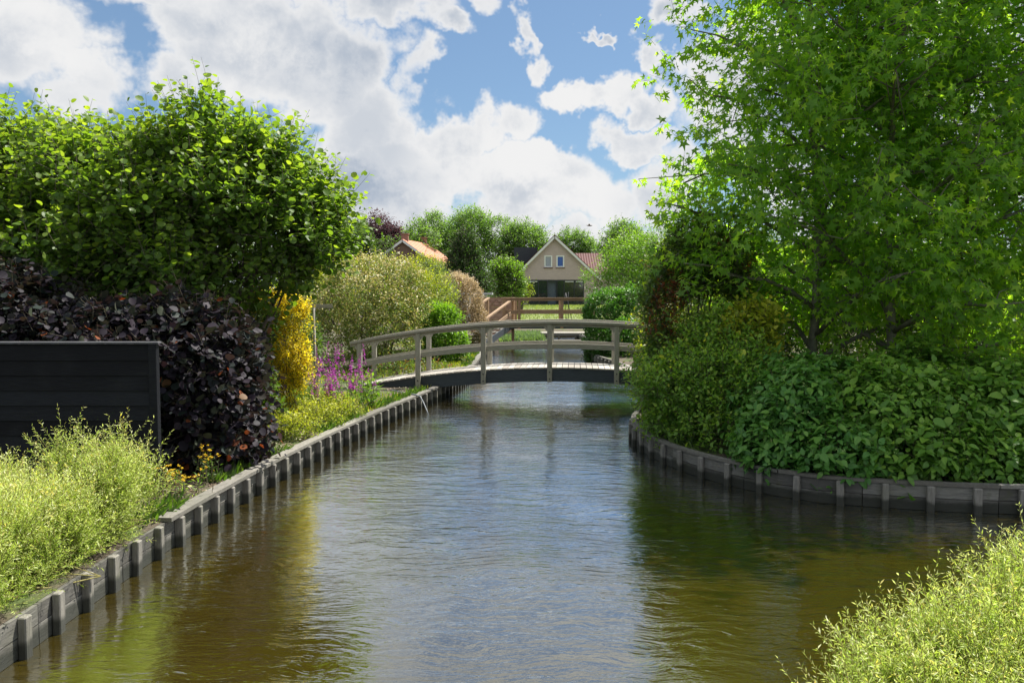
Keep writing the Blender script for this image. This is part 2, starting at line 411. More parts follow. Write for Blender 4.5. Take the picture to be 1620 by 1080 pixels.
wtr = MB(); wtr.add([(-6, -9, WZ), (70, -9, WZ), (70, YC + .3, WZ), (-6, YC + .3, WZ)], [(0, 1, 2, 3)])
tag(wtr.build('water', water_mat()), 'rippled murky brown canal water reflecting the sky', None, None, 'structure')
lw = MB(); ly = [50, 53, 56, 59, 62, 65, 68, 71, 74, 76]; lx = [-4, 0, 4, 8, 14]
V = [(x, y, float(gz(x, y)) + .004) for y in ly for x in lx]
lw.add(V, [(i * 5 + k, i * 5 + k + 1, (i + 1) * 5 + k + 1, (i + 1) * 5 + k) for i in range(len(ly) - 1) for k in range(4)])
tag(lw.build('lawn', lawn_mat()), 'pale green lawn in front of the beige house', None, None, 'structure')

def arclen(P):
    return np.concatenate([[0], np.cumsum(np.linalg.norm(np.diff(P, axis=0), axis=1))])
def bank(name, label, P, spacing, cap, boards_h=.34, side=1, proud=.05, post=(.085, .10), jit=0, every=1, capw=.15, seed=1, ptop=0.0):
    """timber shoring along polyline P; side=+1 when the water is to the right of travel"""
    rng = np.random.default_rng(seed)
    o = empty(name, (P[0][0], P[0][1], WZ), label, 'canal bank edging')
    off = (P[0][0], P[0][1], WZ)
    S = arclen(P)
    def pt(s):
        x = np.interp(s, S, P[:, 0]); y = np.interp(s, S, P[:, 1])
        x2 = np.interp(s + .05, S, P[:, 0]); y2 = np.interp(s + .05, S, P[:, 1]); x1 = np.interp(s - .05, S, P[:, 0]); y1 = np.interp(s - .05, S, P[:, 1])
        d = np.array([x2 - x1, y2 - y1]); d /= np.linalg.norm(d)
        return np.array([x, y]), d, np.array([d[1], -d[0]]) * side
    L = S[-1]; n = max(1, round(L / spacing)); spacing = L / n
    mb = MB()
    for k in range(0, n, 3):
        a, b = k * spacing, min((k + 3) * spacing, L)
        for j, (z, hh) in enumerate(((-.075, .14), (-.225, .145), (-.375, .14))):
            q = []
            for s in np.linspace(a + .004, b - .004, 4):
                p, d, w = pt(s); p = p + w * (.012 + .006 * rng.random()); q.append((p[0], p[1], z - (0.0 if cap else 0.0)))
            mb.sweep(q, .035, hh)
    mb.build('board', M_bankb, o, off)
    if cap:
        c = MB(); step = spacing * 5
        for a in np.arange(0, L - .2, step):
            b = min(a + step - .006, L)
            q = []
            for s in np.linspace(a, b, 6):
                p, d, w = pt(s); p = p + w * .015; q.append((p[0], p[1], .022))
            c.sweep(q, capw, .04)
        c.build('cap_board', M_cap, o, off)
    for k in range(min(n, 99)):
        s = (k + .5) * spacing + jit * rng.normal(); p, d, w = pt(s)
        q = p + w * (.03 + post[1] / 2)
        b = MB(); top = (-.003 if cap else .03 + .02 * rng.random() + ptop)
        b.box((q[0], q[1], (top - .62) / 2), (post[1] * rng.uniform(.85, 1.1), post[0] * rng.uniform(.85, 1.15), top + .62), math.atan2(w[1], w[0]) + rng.normal() * .06, .008)
        ln_ = rng.normal() * .025                      # slightly leaning piles
        b.v = [(vx + d[0] * ln_ * vz, vy + d[1] * ln_ * vz, vz) for vx, vy, vz in b.v]
        b.build('post', M_bankp, o, off)
    return o
def cut(P, y0, y1):
    return P[(P[:, 1] >= y0) & (P[:, 1] <= y1)]
bank('canal_edging', 'grey timber edging without a cap below the left foreground willow', cut(LB, 2.0, 7.96), .44, False, seed=2, post=(.08, .07), ptop=-.035)
bank('canal_edging', 'long sunlit timber edging with pale cap, running under the left end of the arched bridge', cut(LB, 7.94, 36), .42, True, seed=3, post=(.068, .085))
bank('canal_edging', 'curved shaded timber edging with moss under the hydrangeas on the right', RB[(RB[:, 1] < 17.5) & (RB[:, 0] < 13)], .49, True, side=-1, seed=4, capw=.09, post=(.08, .06))
bank('canal_edging', 'dark timber edging below the ivy hedge beyond the arched bridge', cut(RB, 17.6, 46), .5, True, side=-1, seed=5, capw=.09)

# ------------------------------------------------------------------ foliage machinery
def nrm(a): return a / (np.linalg.norm(a, axis=-1, keepdims=True) + 1e-9)
class Noise3:
    def __init__(s, seed):
        r = np.random.default_rng(seed); s.k = r.normal(size=(14, 3)); s.k *= (r.uniform(.6, 1.9, 14) / np.linalg.norm(s.k, axis=1))[:, None]; s.p = r.uniform(0, 6.28, 14)
    def __call__(s, P):
        return np.sin(P @ s.k.T * 2.2 + s.p).mean(axis=1) * 2.2
SHAPES = {
 'round': (np.array([(0, 0, 0), (-.34, .14, .05), (-.49, .5, .09), (-.33, .84, .02), (0, 1, -.08), (.33, .84, .02), (.49, .5, .09), (.34, .14, .05), (0, .5, -.02)]),
           [(0, 8, 2, 1), (8, 4, 3, 2), (0, 7, 6, 8), (8, 6, 5, 4)]),
 'ovate': (np.array([(0, 0, 0), (-.24, .16, .04), (-.31, .42, .07), (-.17, .78, .0), (0, 1, -.10), (.17, .78, .0), (.31, .42, .07), (.24, .16, .04), (0, .45, 0)]),
           [(0, 8, 2, 1), (8, 4, 3, 2), (0, 7, 6, 8), (8, 6, 5, 4)]),
 'leaf':  (np.array([(0, 0, 0), (-.24, .4, .06), (0, 1, -.05), (.24, .4, .06)]), [(0, 2, 1), (0, 3, 2)]),
 'lance': (np.array([(0, 0, 0), (-.11, .45, .03), (0, 1, -.06), (.11, .45, .03)]), [(0, 2, 1), (0, 3, 2)]),
}
def _star():
    V = [(0, .16, 0)]; ang = [-128, -62, 0, 62, 128]; ln = [.50, .70, .84, .70, .50]
    na = [-176, -95, -31, 31, 95, 176]
    for a in na:
        rr = .27 if abs(a) < 170 else .14
        V.append((math.sin(R(a)) * rr, .16 + math.cos(R(a)) * rr, .03))
    for a, l in zip(ang, ln): V.append((math.sin(R(a)) * l * .92, .16 + math.cos(R(a)) * l, -.10 * l))
    Fs = [(0, 1 + i + 1, 7 + i, 1 + i) for i in range(5)]
    return np.array(V), Fs
SHAPES['star'] = _star()
def leaves(name, P, A, N, S, V_, shape, mat, parent, off):
    sh, fs = SHAPES[shape]; n = len(P); m = len(sh)
    A = nrm(A); side = nrm(np.cross(A, N)); N2 = np.cross(side, A)
    X = P[:, None, :] + S[:, None, None] * (sh[None, :, 0:1] * side[:, None, :] + sh[None, :, 1:2] * A[:, None, :] + sh[None, :, 2:3] * N2[:, None, :])
    X = X.reshape(-1, 3) - np.array(off)
    fa = np.array(fs); k = fa.shape[1]
    Fv = (fa[None] + (np.arange(n) * m)[:, None, None]).ravel()
    me = np_mesh(name, X, Fv, k, np.repeat(V_, len(fs)))
    return link_mesh(name, me, mat, parent)
def twigs_mesh(name, C, E, r, mat, parent, off, extra=None):
    """three-sided tapering twigs from C to E (arrays), joined with the tubes in MB extra"""
    d = nrm(E - C); a = nrm(np.cross(d, np.array([.3, .2, .93]))); b = np.cross(d, a); V = []
    for p, rr in ((C, 1.0), (E, .45)):
        for th in (0, 2.094, 4.189): V.append(p + (a * math.cos(th) + b * math.sin(th)) * (r * rr)[:, None])
    V = np.stack(V, 1).reshape(-1, 3); n = len(C)
    fa = np.array([(0, 1, 4, 3), (1, 2, 5, 4), (2, 0, 3, 5)])
    Fv = (fa[None] + (np.arange(n) * 6)[:, None, None]).ravel()
    nper = np.full(n * 3, 4)
    if extra is not None and extra.v:
        Fv = np.concatenate([Fv, np.array([i + len(V) for f in extra.f for i in f])]); nper = np.concatenate([nper, [len(f) for f in extra.f]])
        V = np.vstack([V, np.array(extra.v)])
    me = np_mesh(name, V - np.array(off), Fv, nper)
    me.polygons.foreach_set('use_smooth', np.ones(len(me.polygons), bool))
    return link_mesh(name, me, mat, parent)
def spray(rng, C, Dr, L, m, size, side=.9, fwd=.6, droop=.0, upn=1.0, sv=.3, petiole=.3, rnd=.35, grow=0.0, sag=0.0, nout=.35):
    """m leaves along every twig; returns P, A, N, S, u(along twig)"""
    n = len(C); tt = (np.arange(m)[None] + rng.random((n, m))) / m
    a = nrm(np.cross(Dr, rng.normal(size=(n, 3)))); b = np.cross(Dr, a)
    ph = (np.arange(m) * 2.4)[None] + rng.random((n, 1)) * 6.28 + rng.normal(size=(n, m)) * .4
    sdv = a[:, None] * np.cos(ph)[..., None] + b[:, None] * np.sin(ph)[..., None]
    P = C[:, None] + Dr[:, None] * (L[:, None] * tt)[..., None]
    P[..., 2] -= sag * L[:, None] * tt ** 2
    S = size * (1 + sv * rng.normal(size=(n, m))).clip(.45, 1.8) * (1 - grow * tt)
    A = Dr[:, None] * fwd + sdv * side + rng.normal(size=(n, m, 3)) * rnd * .6; A[..., 2] -= droop
    A = nrm(A)
    P = P + sdv * (S * petiole)[..., None]
    N = np.array([0, 0, 1.0]) * upn + Dr[:, None] * nout + sdv * .15 + rng.normal(size=(n, m, 3)) * rnd
    return P.reshape(-1, 3), A.reshape(-1, 3), nrm(N.reshape(-1, 3)), S.ravel(), tt.ravel()
def crown(rng, lobes, n, shell=.5, nscale=1.2, thr=-.9, rough=.14, zmin=None, zmax=None, inner=.12, keep=None):
    lb = np.array(lobes, float); w = (lb[:, 3] * lb[:, 4] + lb[:, 3] * lb[:, 5] + lb[:, 4] * lb[:, 5]); w /= w.sum()
    n1, n2 = Noise3(int(rng.integers(1e6))), Noise3(int(rng.integers(1e6)))
    Ps, Ns = [], []; got = 0
    for _ in range(60):
        k = n * 2; i = rng.choice(len(lb), k, p=w); d = nrm(rng.normal(size=(k, 3)))
        rad = 1 - shell * rng.random(k) ** 1.4
        ii = rng.random(k) < inner; rad[ii] = rng.random(ii.sum()) ** .5
        c = lb[i, :3]; r = lb[i, 3:]
        p = c + d * r * rad[:, None]
        rad2 = rad * (1 + rough * n1(p * nscale * 1.7)); p = c + d * r * rad2[:, None]
        q = np.linalg.norm((p[:, None] - lb[None, :, :3]) / lb[None, :, 3:], axis=2)
        q[np.arange(k), i] = 9
        ok = (q.min(1) > 1 - shell) | ii
        ok &= n2(p * nscale) > thr
        if zmin is not None: ok &= p[:, 2] > zmin
        if zmax is not None: ok &= p[:, 2] < zmax
        if keep is not None: ok &= keep(p)
        Ps.append(p[ok]); Ns.append(nrm(d / r)[ok]); got += ok.sum()
        if got >= n: break
    return np.vstack(Ps)[:n], np.vstack(Ns)[:n]
def clumpy(lobes, k=12, fr=.38, seed=0, out=.85):
    rng = np.random.default_rng(seed + 900); L_ = [tuple(np.array(l) * (1, 1, 1, .93, .93, .93)) for l in lobes]
    for l in lobes:
        for _ in range(k):
            d = nrm(rng.normal(size=3)); d[2] = abs(d[2]) * .9 + .1 * d[2]; f = fr * rng.uniform(.7, 1.25); m_ = min(l[3:])
            L_.append((l[0] + d[0] * l[3] * out, l[1] + d[1] * l[4] * out, l[2] + d[2] * l[5] * out, m_ * f * 1.15, m_ * f * 1.15, m_ * f * .8))
    return L_
def plant(name, label, cat, base, lobes, mat, n, m, size, shape='leaf', L=.3, shell=.5, nscale=1.2, thr=-.9, rough=.14, group=None, up=.5, outw=.7,
          seed=0, clump=None, zmin=None, zmax=None, twig=M_twig, stems=6, stem_r=.03, vfun=None, parts=('foliage', 'stem'), trunk=None, Lv=.35, inner=.12, keep=None, tr=.004, **sp):
    rng = np.random.default_rng(seed + 11)
    o = empty(name, base, label, cat, group); off = tuple(o.location)
    big = lobes
    if clump: lobes = clumpy(lobes, clump[0], clump[1], seed)
    C, On = crown(rng, lobes, n, shell, nscale, thr, rough, zmin, zmax, inner, keep)
    Dr = nrm(On * outw + np.array([0, 0, up]) + rng.normal(size=C.shape) * .45)
    LL = L * (1 + Lv * rng.normal(size=len(C))).clip(.4, 2.2)
    P, A, N, S, u = spray(rng, C, Dr, LL, m, size, **sp)
    hi = np.repeat(On[:, 2], m)
    V_ = rng.random(len(P)) if vfun is None else vfun(rng, P, u, hi)
    leaves(parts[0], P, A, N, S, V_, shape, mat, o, off)
    ex = MB(); b0 = np.array(off)
    lb = np.array(big)
    if trunk:
        tp = [np.array(q[:3]) for q in trunk]; ex.tube(tp, [q[3] for q in trunk], 9)
        root = lambda z: np.array([np.interp(z, [q[2] for q in tp], [q[k] for q in tp]) for k in range(3)])
    for i in range(stems):
        l = lb[i % len(lb)]; e = l[:3] + rng.normal(size=3) * l[3:] * .25
        if trunk:
            s = root(min(tp[-1][2], max(tp[0][2] + .3 * (tp[-1][2] - tp[0][2]), e[2] - .8 * np.hypot(*(e[:2] - tp[0][:2])))))
        else: s = b0 + rng.normal(size=3) * (.15, .15, 0)
        mid = (s + e) / 2 + rng.normal(size=3) * .08 * np.linalg.norm(e - s); 
        q = [s, s * .6 + mid * .4 + (0, 0, .05), mid, mid * .4 + e * .6, e]
        ex.tube(q, [stem_r, stem_r * .85, stem_r * .7, stem_r * .5, stem_r * .3], 6)
        for j in range(3):
            near = C[rng.integers(len(C), size=40)]; near = near[np.argmin(np.linalg.norm(near - e, axis=1))]
            ex.tube([mid if j % 2 else e, (mid + near) / 2 + rng.normal(size=3) * .05, near], [stem_r * .4, stem_r * .3, stem_r * .15], 5)
    twigs_mesh(parts[1], C, C + Dr * LL[:, None], np.full(len(C), tr), twig, o, off, ex)
    return o

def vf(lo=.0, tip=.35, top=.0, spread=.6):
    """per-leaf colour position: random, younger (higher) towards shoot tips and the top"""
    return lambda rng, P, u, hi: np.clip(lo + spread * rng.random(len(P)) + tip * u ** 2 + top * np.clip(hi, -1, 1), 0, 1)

# ------------------------------------------------------------------ leaf materials
G_hazel = leafmat('hazel_leaf', [(0, (.07, .14, .025)), (.5, (.125, .215, .033)), (1, (.24, .32, .05))], trans=.5, gain=(2.3, 2.2, .6))
G_gum = leafmat('sweetgum_leaf', [(0, (.09, .20, .035)), (.5, (.185, .34, .045)), (1, (.38, .49, .05))], trans=.6, rough=.5, gain=(2.5, 2.4, .6))
G_purple = leafmat('copper_leaf', [(0, (.012, .011, .017)), (.55, (.030, .021, .031)), (.8, (.020, .034, .026)), (.93, (.045, .02, .018)), (1, (.30, .08, .015))], trans=.22, rough=.6, spec=.22, gain=(2.0, 1.2, .8))  # orange end of the ramp paints the glow of backlit leaves
G_willow = leafmat('variegated_willow_leaf', [(0, (.10, .20, .03)), (.3, (.30, .44, .07)), (.68, (.60, .69, .18)), (.9, (.84, .86, .52)), (1, (.88, .72, .18))], trans=.45, gain=(1.2, 1.3, .6))
G_hydr = leafmat('hydrangea_leaf', [(0, (.075, .18, .028)), (.5, (.13, .275, .036)), (1, (.23, .38, .045))], trans=.3, rough=.42)
G_hydrb = leafmat('bluish_hydrangea_leaf', [(0, (.06, .17, .036)), (.5, (.10, .25, .045)), (1, (.18, .34, .055))], trans=.3, rough=.42)
G_vib = leafmat('bank_shrub_leaf', [(0, (.11, .23, .04)), (.5, (.19, .35, .05)), (.85, (.33, .46, .07)), (1, (.6, .60, .08))], trans=.45, gain=(1.9, 1.9, .6))
G_phot = leafmat('reddish_shrub_leaf', [(0, (.05, .11, .02)), (.5, (.10, .18, .025)), (.82, (.18, .25, .04)), (.9, (.22, .08, .03)), (1, (.17, .045, .02))], trans=.45, gain=(1.9, 1.9, .6))
G_gold = leafmat('golden_leaf', [(0, (.22, .30, .03)), (.22, (.55, .48, .02)), (.6, (.84, .66, .03)), (1, (.93, .80, .10))], trans=.6, gain=(1.35, 1.35, .8))
G_goldg = leafmat('yellow_green_leaf', [(0, (.16, .24, .02)), (.5, (.34, .40, .03)), (1, (.58, .56, .05))], trans=.45, gain=(1.2, 1.3, .5))
G_mid = leafmat('mid_green_leaf', [(0, (.05, .10, .02)), (.6, (.09, .16, .03)), (1, (.16, .23, .04))], trans=.4)
G_bright = leafmat('bright_green_leaf', [(0, (.09, .19, .02)), (.6, (.17, .30, .03)), (1, (.28, .40, .05))], trans=.45)
G_dark = leafmat('dark_evergreen_leaf', [(0, (.025, .06, .013)), (.6, (.055, .12, .02)), (1, (.13, .20, .03))], trans=.32)
G_cream = leafmat('cream_variegated_leaf', [(0, (.11, .20, .03)), (.4, (.24, .34, .05)), (.68, (.44, .40, .10)), (.86, (.62, .50, .24)), (1, (.88, .82, .66))], trans=.35, gain=(1.15, 1.15, .7))
G_pink = leafmat('pinkish_cream_leaf', [(0, (.10, .13, .04)), (.35, (.34, .25, .13)), (.7, (.58, .43, .27)), (1, (.75, .62, .45))], trans=.35, gain=(1.1, 1.1, .8))
G_far = leafmat('far_tree_leaf', [(0, (.09, .17, .04)), (.6, (.16, .27, .065)), (1, (.28, .40, .11))], trans=.42)
G_farp = leafmat('far_purple_leaf', [(0, (.05, .025, .035)), (1, (.13, .065, .08))], trans=.3, gain=(1.5, 1, 1.1))
G_ivy = leafmat('ivy_leaf', [(0, (.035, .11, .015)), (.6, (.08, .21, .025)), (1, (.17, .34, .04))], trans=.3, rough=.35)
G_reed = leafmat('reed_leaf', [(0, (.14, .22, .12)), (1, (.30, .38, .24))], trans=.3)
G_grass = leafmat('grass_blade', [(0, (.16, .21, .08)), (1, (.37, .40, .18))], trans=.4)
G_purplef = leafmat('purple_flower', [(0, (.36, .03, .32)), (1, (.65, .14, .58))], trans=.4, gain=(1.3, 1, 1.3))
G_yellowf = leafmat('yellow_flower', [(0, (.65, .42, .02)), (1, (.8, .58, .03))], trans=.3, gain=(1.1, 1.1, .5))
G_bud = leafmat('pale_bud', [(0, (.22, .33, .08)), (1, (.45, .55, .2))], trans=.2)

# ------------------------------------------------------------------ LEFT BANK
# black board fence
for nd_ in M_black.node_tree.nodes:
    if nd_.type == 'BSDF_PRINCIPLED': nd_.inputs['Specular IOR Level'].default_value = .2
def black_fence():
    D = 9.0; a = at(-60, 545, D); b = at(249, 544, D)
    z0, z1 = 0.0, float(b[2]); x0, x1 = -7.6, float(b[0])
    o = empty('board_fence', (x1, D, 0), 'black stained horizontal board fence behind the left foreground willow', 'fence'); off = tuple(o.location)
    nb = 10; h = (z1 - .02) / nb; bd = MB(); rng = np.random.default_rng(5)
    for i in range(nb):
        zc = .02 + h * (i + .5); tilt = .020
        w = x1 - .09 - x0
        V = [(x0, D - .030, zc - h / 2 - .012), (x0 + w, D - .030, zc - h / 2 - .012), (x0 + w, D - .030 + .022, zc - h / 2 - .012), (x0, D - .008, zc - h / 2 - .012),
             (x0, D - .030 + tilt, zc + h / 2 - .001), (x0 + w, D - .030 + tilt, zc + h / 2 - .001), (x0 + w, D - .008 + tilt, zc + h / 2 - .001), (x0, D - .008 + tilt, zc + h / 2 - .001)]
        bd.add(V, [(3, 2, 1, 0), (4, 5, 6, 7), (0, 1, 5, 4), (1, 2, 6, 5), (2, 3, 7, 6), (3, 0, 4, 7)])
    bd.build('board_panel', M_black, o, off)
    for x in (x1 - .045, x1 - 1.9, x1 - 3.75):
        p = MB(); p.box((x, D + (0 if x > x1 - .1 else .055), z1 / 2 - .06), (.088, .088, z1 + .12), 0, .006)
        p.build('post', M_black, o, off)
    c = MB(); c.box(((x0 + x1) / 2 + .01, D, z1 + .015), (x1 - x0 + .03, .10, .022), 0, .004); c.build('cap_rail', M_cap if False else woodmat('fence_cap', (.05, .05, .055), (.13, .13, .14), grain=(1, 6, 6)), o, off)
black_fence()

# copper-leaved hazel hedge
def purple_v(rng, P, u, hi):
    v = .75 * rng.random(len(P))
    green = rng.random(len(P)) < .16; v[green] = .72 + .14 * rng.random(green.sum())
    o_ = rng.random(len(P)) < .012; v[o_] = .97  # stray leaves take the orange backlit colour
    o2 = (rng.random(len(P)) < .12) & (P[:, 2] < .55) & (P[:, 0] > -3.9); v[o2] = .9 + .1 * rng.random(o2.sum())
    return v
plant('copper_hazel', 'tall purple-leaved hazel hanging over the canal edge right of the black fence', 'shrub', (-4.6, 11.0, 0),
      [(-4.55, 10.9, .85, .95, 1.0, 1.1), (-4.9, 10.9, 1.45, 1.0, 1.0, .75), (-4.1, 10.75, .75, .72, .9, .85), (-5.3, 10.9, 1.0, .8, 1.0, 1.1), (-3.75, 10.6, .45, .5, .7, .55), (-4.0, 10.8, 1.35, .65, .8, .75)],
      G_purple, 2500, 8, .082, 'round', L=.28, up=.1, droop=.35, upn=.55, seed=21, vfun=purple_v, petiole=.4, zmin=-.12, sag=.4, tr=.003, stem_r=.03)
plant('copper_hazel', 'purple-leaved hazel with a few leaves coloured orange as if backlit rising behind the black fence', 'shrub', (-6.9, 11.1, 0),
      [(-6.1, 11.0, 1.45, .95, .9, .75), (-7.0, 11.0, 1.75, .9, .9, .85), (-8.2, 11.0, 1.5, 1.0, .9, .9), (-6.5, 11.0, 2.0, .6, .7, .45), (-7.0, 11, .9, 1.6, .8, .9)],
      G_purple, 2100, 8, .082, 'round', L=.28, up=.25, droop=.3, upn=.6, seed=22, vfun=purple_v, petiole=.4, zmin=.1, sag=.3, tr=.003)
# green hazel
plant('hazel_tree', 'large round-leaved green hazel towering over the purple shrubs on the left bank', 'tree', (-5.6, 13.2, 0),
      [(-4.2, 12.9, 3.15, 1.45, 1.2, 1.25), (-5.6, 13.0, 3.4, 1.5, 1.3, 1.25), (-3.6, 12.8, 2.95, 1.0, 1.0, .75), (-3.6, 12.9, 3.25, .95, 1.0, .80), (-4.55, 12.9, 4.4, .8, 1.0, .7), (-4.0, 12.9, 4.0, .7, 1.0, .6), (-5.2, 12.9, 4.0, .7, 1.0, .6), (-3.3, 12.9, 2.9, .55, .8, .5), (-6.6, 13.0, 3.1, 1.2, 1.2, 1.15), (-6.2, 13.0, 3.95, .9, 1.0, .7), (-3.75, 12.7, 2.5, .8, .8, .5), (-4.9, 12.2, 2.35, 1.2, .9, .7), (-6.3, 12.1, 2.5, 1.2, .9, .8), (-5.9, 12.9, 2.3, 1.2, 1, .9)],
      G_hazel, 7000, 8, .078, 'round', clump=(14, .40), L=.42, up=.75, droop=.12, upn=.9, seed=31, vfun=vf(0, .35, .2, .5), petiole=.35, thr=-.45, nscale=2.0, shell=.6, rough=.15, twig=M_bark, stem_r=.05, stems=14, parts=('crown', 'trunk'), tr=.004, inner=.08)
plant('hazel_tree', 'green hazel at the left edge of the photo above the purple shrubs', 'tree', (-8.6, 13.6, 0),
      [(-7.9, 13.3, 3.4, 1.35, 1.2, 1.2), (-9.0, 13.3, 3.3, 1.4, 1.2, 1.5), (-7.2, 13.2, 4.0, 1.0, 1.0, .9), (-8.4, 13.3, 4.2, 1.0, 1.0, .85), (-10.2, 13.4, 3.4, 1.4, 1.2, 1.5), (-7.8, 12.3, 2.5, 1.3, .9, .9)],
      G_hazel, 5200, 8, .078, 'round', clump=(14, .40), L=.42, up=.75, droop=.12, upn=.9, seed=32, vfun=vf(0, .35, .2, .5), petiole=.35, thr=-.45, nscale=2.0, shell=.6, rough=.15, twig=M_bark, stem_r=.05, stems=12, parts=('crown', 'trunk'), tr=.004, inner=.08)

# foreground variegated willows
def wv(rng, P, u, hi): return np.clip(.12 + .5 * rng.random(len(P)) + .38 * u ** 1.5 + .1 * hi, 0, 1)
def wkeep(P): return (P[:, 0] > 0) | (P[:, 0] < np.interp(P[:, 1], LB[:, 1], LB[:, 0]) - .07)
WK = dict(shape='lance', keep=wkeep, thr=-.35, nscale=3.0, up=1.1, outw=.75, side=.75, fwd=.75, upn=.6, rnd=.5, petiole=.05, sv=.3, vfun=wv, twig=plain('willow_shoot', (.25, .22, .07), .7, .3, 20), tr=.0022, stem_r=.012, stems=12, Lv=.45)
plant('variegated_willow', 'pale yellow-green willow shrub low on the bank, farther left willow against the black fence', 'shrub', (-4.3, 7.3, 0),
      [(-4.35, 7.1, .02, .50, .6, .38), (-3.95, 7.2, .10, .45, .6, .36), (-4.03, 7.3, .55, .09, .12, .26), (-3.60, 7.3, .50, .10, .12, .24), (-3.30, 7.2, .30, .12, .14, .22), (-4.75, 7.3, .1, .45, .5, .36), (-3.62, 7.0, .22, .40, .5, .34), (-3.62, 7.6, .2, .4, .4, .34), (-3.85, 6.5, .15, .45, .5, .34), (-5.3, 7.2, .1, .5, .5, .3)], G_willow, 6200, 26, .030, L=.30, seed=41, zmin=.02, **WK)
plant('variegated_willow', 'pale yellow-green willow shrub spilling over the timber edging at the lower left corner', 'shrub', (-3.9, 5.9, 0),
      [(-3.75, 5.8, .20, .48, .6, .42), (-4.3, 5.9, .36, .55, .6, .48), (-3.55, 5.2, .04, .35, .55, .28), (-3.45, 6.4, .12, .38, .45, .30), (-4.1, 5.0, .1, .5, .6, .42)], G_willow, 6000, 26, .028, L=.24, seed=42, zmin=.03, **WK)
plant('variegated_willow', 'pale yellow-green willow shrub with creamy tips filling the lower right corner', 'shrub', (3.1, 4.1, 0),
      [(2.75, 4.35, .20, .58, .5, .40), (3.2, 4.6, .30, .50, .5, .40), (2.35, 4.1, .10, .48, .42, .30), (2.7, 3.9, .0, .7, .5, .38), (3.3, 4.0, .1, .6, .6, .5), (2.05, 3.85, -.02, .42, .35, .22), (1.72, 3.95, -.05, .30, .3, .13), (2.15, 4.3, .12, .35, .35, .25)], G_willow, 8000, 24, .028, L=.20, seed=43, zmin=-.25, **WK)

# small yellow-flowered clumps under the hazel
def flower_clump(name, label, cat, base, n, h, w, lmat, fmat, seed, fsize=.03, group=None, shape='lance', lsize=.07, heads='disc', m=9):
    rng = np.random.default_rng(seed); o = empty(name, base, label, cat, group); off = np.array(o.location)
    C = off + np.stack([rng.normal(size=n) * w, rng.normal(size=n) * w, np.zeros(n)], 1)
    Dr = nrm(np.stack([rng.normal(size=n) * .16, rng.normal(size=n) * .16, np.ones(n)], 1)); L = h * rng.uniform(.65, 1.1, n)
    P, A, N, S, u = spray(rng, C, Dr, L * .9, m, lsize, side=.9, fwd=.6, droop=.1, upn=.8)
    leaves('foliage', P, A, N, S, np.clip(rng.random(len(P)) * .8 + .2 * u, 0, 1), shape, lmat, o, tuple(off))
    twigs_mesh('stem', C, C + Dr * L[:, None], np.full(n, .004), M_twig if fmat is not G_purplef else G_mid, o, tuple(off))
    E = C + Dr * L[:, None]
    if heads == 'disc':
        k = 9; ph = rng.random((n, k)) * 6.28
        A = np.stack([np.cos(ph), np.sin(ph), np.full((n, k), .35)], 2).reshape(-1, 3); P = np.repeat(E, k, 0) + rng.normal(size=(n * k, 3)) * .006
        leaves('flower', P, A, nrm(rng.normal(size=P.shape) * .2 + (0, 0, 1)), np.full(len(P), fsize), rng.random(len(P)), 'ovate', fmat, o, tuple(off))
    else:
        k = 46; tt = rng.random((n, k)); ph = rng.random((n, k)) * 6.28; sl_ = .34 * L[:, None]
        Pq = E[:, None] - Dr[:, None] * (sl_ * tt)[..., None]; rr = .010 + .012 * tt
        A = np.stack([np.cos(ph), np.sin(ph), np.full((n, k), -.1)], 2)
        Pq = Pq + A * rr[..., None] * .2
        leaves('flower', Pq.reshape(-1, 3), A.reshape(-1, 3), nrm(rng.normal(size=(n * k, 3)) * .5 + (0, 0, 1)), (fsize * (.5 + .8 * tt)).ravel(), rng.random(n * k), 'ovate', fmat, o, tuple(off))
    return o
p = at(285, 790, 8.9); flower_clump('yellow_flower_plant', 'low yellow-flowered plant at the foot of the black fence post', 'plant', (p[0], p[1], 0), 26, .34, .10, G_vib, G_yellowf, 51, .022, lsize=.045)
p = at(330, 770, 9.6); flower_clump('yellow_flower_plant', 'leafy yellow-flowered plant between the fence and the purple hazel', 'plant', (-3.62, 9.6, 0), 20, .42, .08, G_mid, G_yellowf, 52, .022, lsize=.05)
p = at(300, 790, 9.2); flower_clump('dry_stalk_plant', 'clump of reddish-brown dried stalks beside the yellow flowers', 'plant', (-3.75, 8.9, 0), 30, .3, .12, leafmat('dry_leaf', [(0, (.16, .08, .04)), (1, (.3, .17, .08))]), G_yellowf, 53, .008, lsize=.03)

# mixed border beyond the hazel
plant('golden_barberry', 'tall narrow shrub of golden yellow leaves beside the canal', 'shrub', (-3.85, 13.9, 0),
      [(-4.0, 14.0, 1.95, .34, .3, .30), (-3.70, 13.9, 1.80, .28, .3, .32), (-3.82, 13.9, 1.40, .32, .3, .38), (-3.74, 13.9, .95, .34, .3, .38), (-3.85, 13.9, .6, .3, .3, .35), (-4.25, 14.0, 2.0, .24, .3, .20), (-3.9, 13.9, .25, .22, .3, .25)],
      G_gold, 1900, 9, .045, 'leaf', L=.16, seed=61, vfun=vf(0, .3, .2, .6), up=.7, stem_r=.015, thr=-.2, nscale=4, rough=.2)
plant('white_edged_shrub', 'green shrub with pale glossy leaves between the purple hazel and the golden shrub', 'shrub', (-3.95, 13.2, 0),
      [(-4.35, 13.3, 1.3, .38, .4, .6), (-4.25, 13.2, .6, .38, .4, .6), (-4.35, 13.4, 1.75, .4, .4, .4), (-3.95, 13.0, .22, .30, .3, .28)], G_mid, 800, 7, .075, 'ovate', L=.2, seed=62, vfun=vf(.1, .4, .2, .6), stem_r=.015)
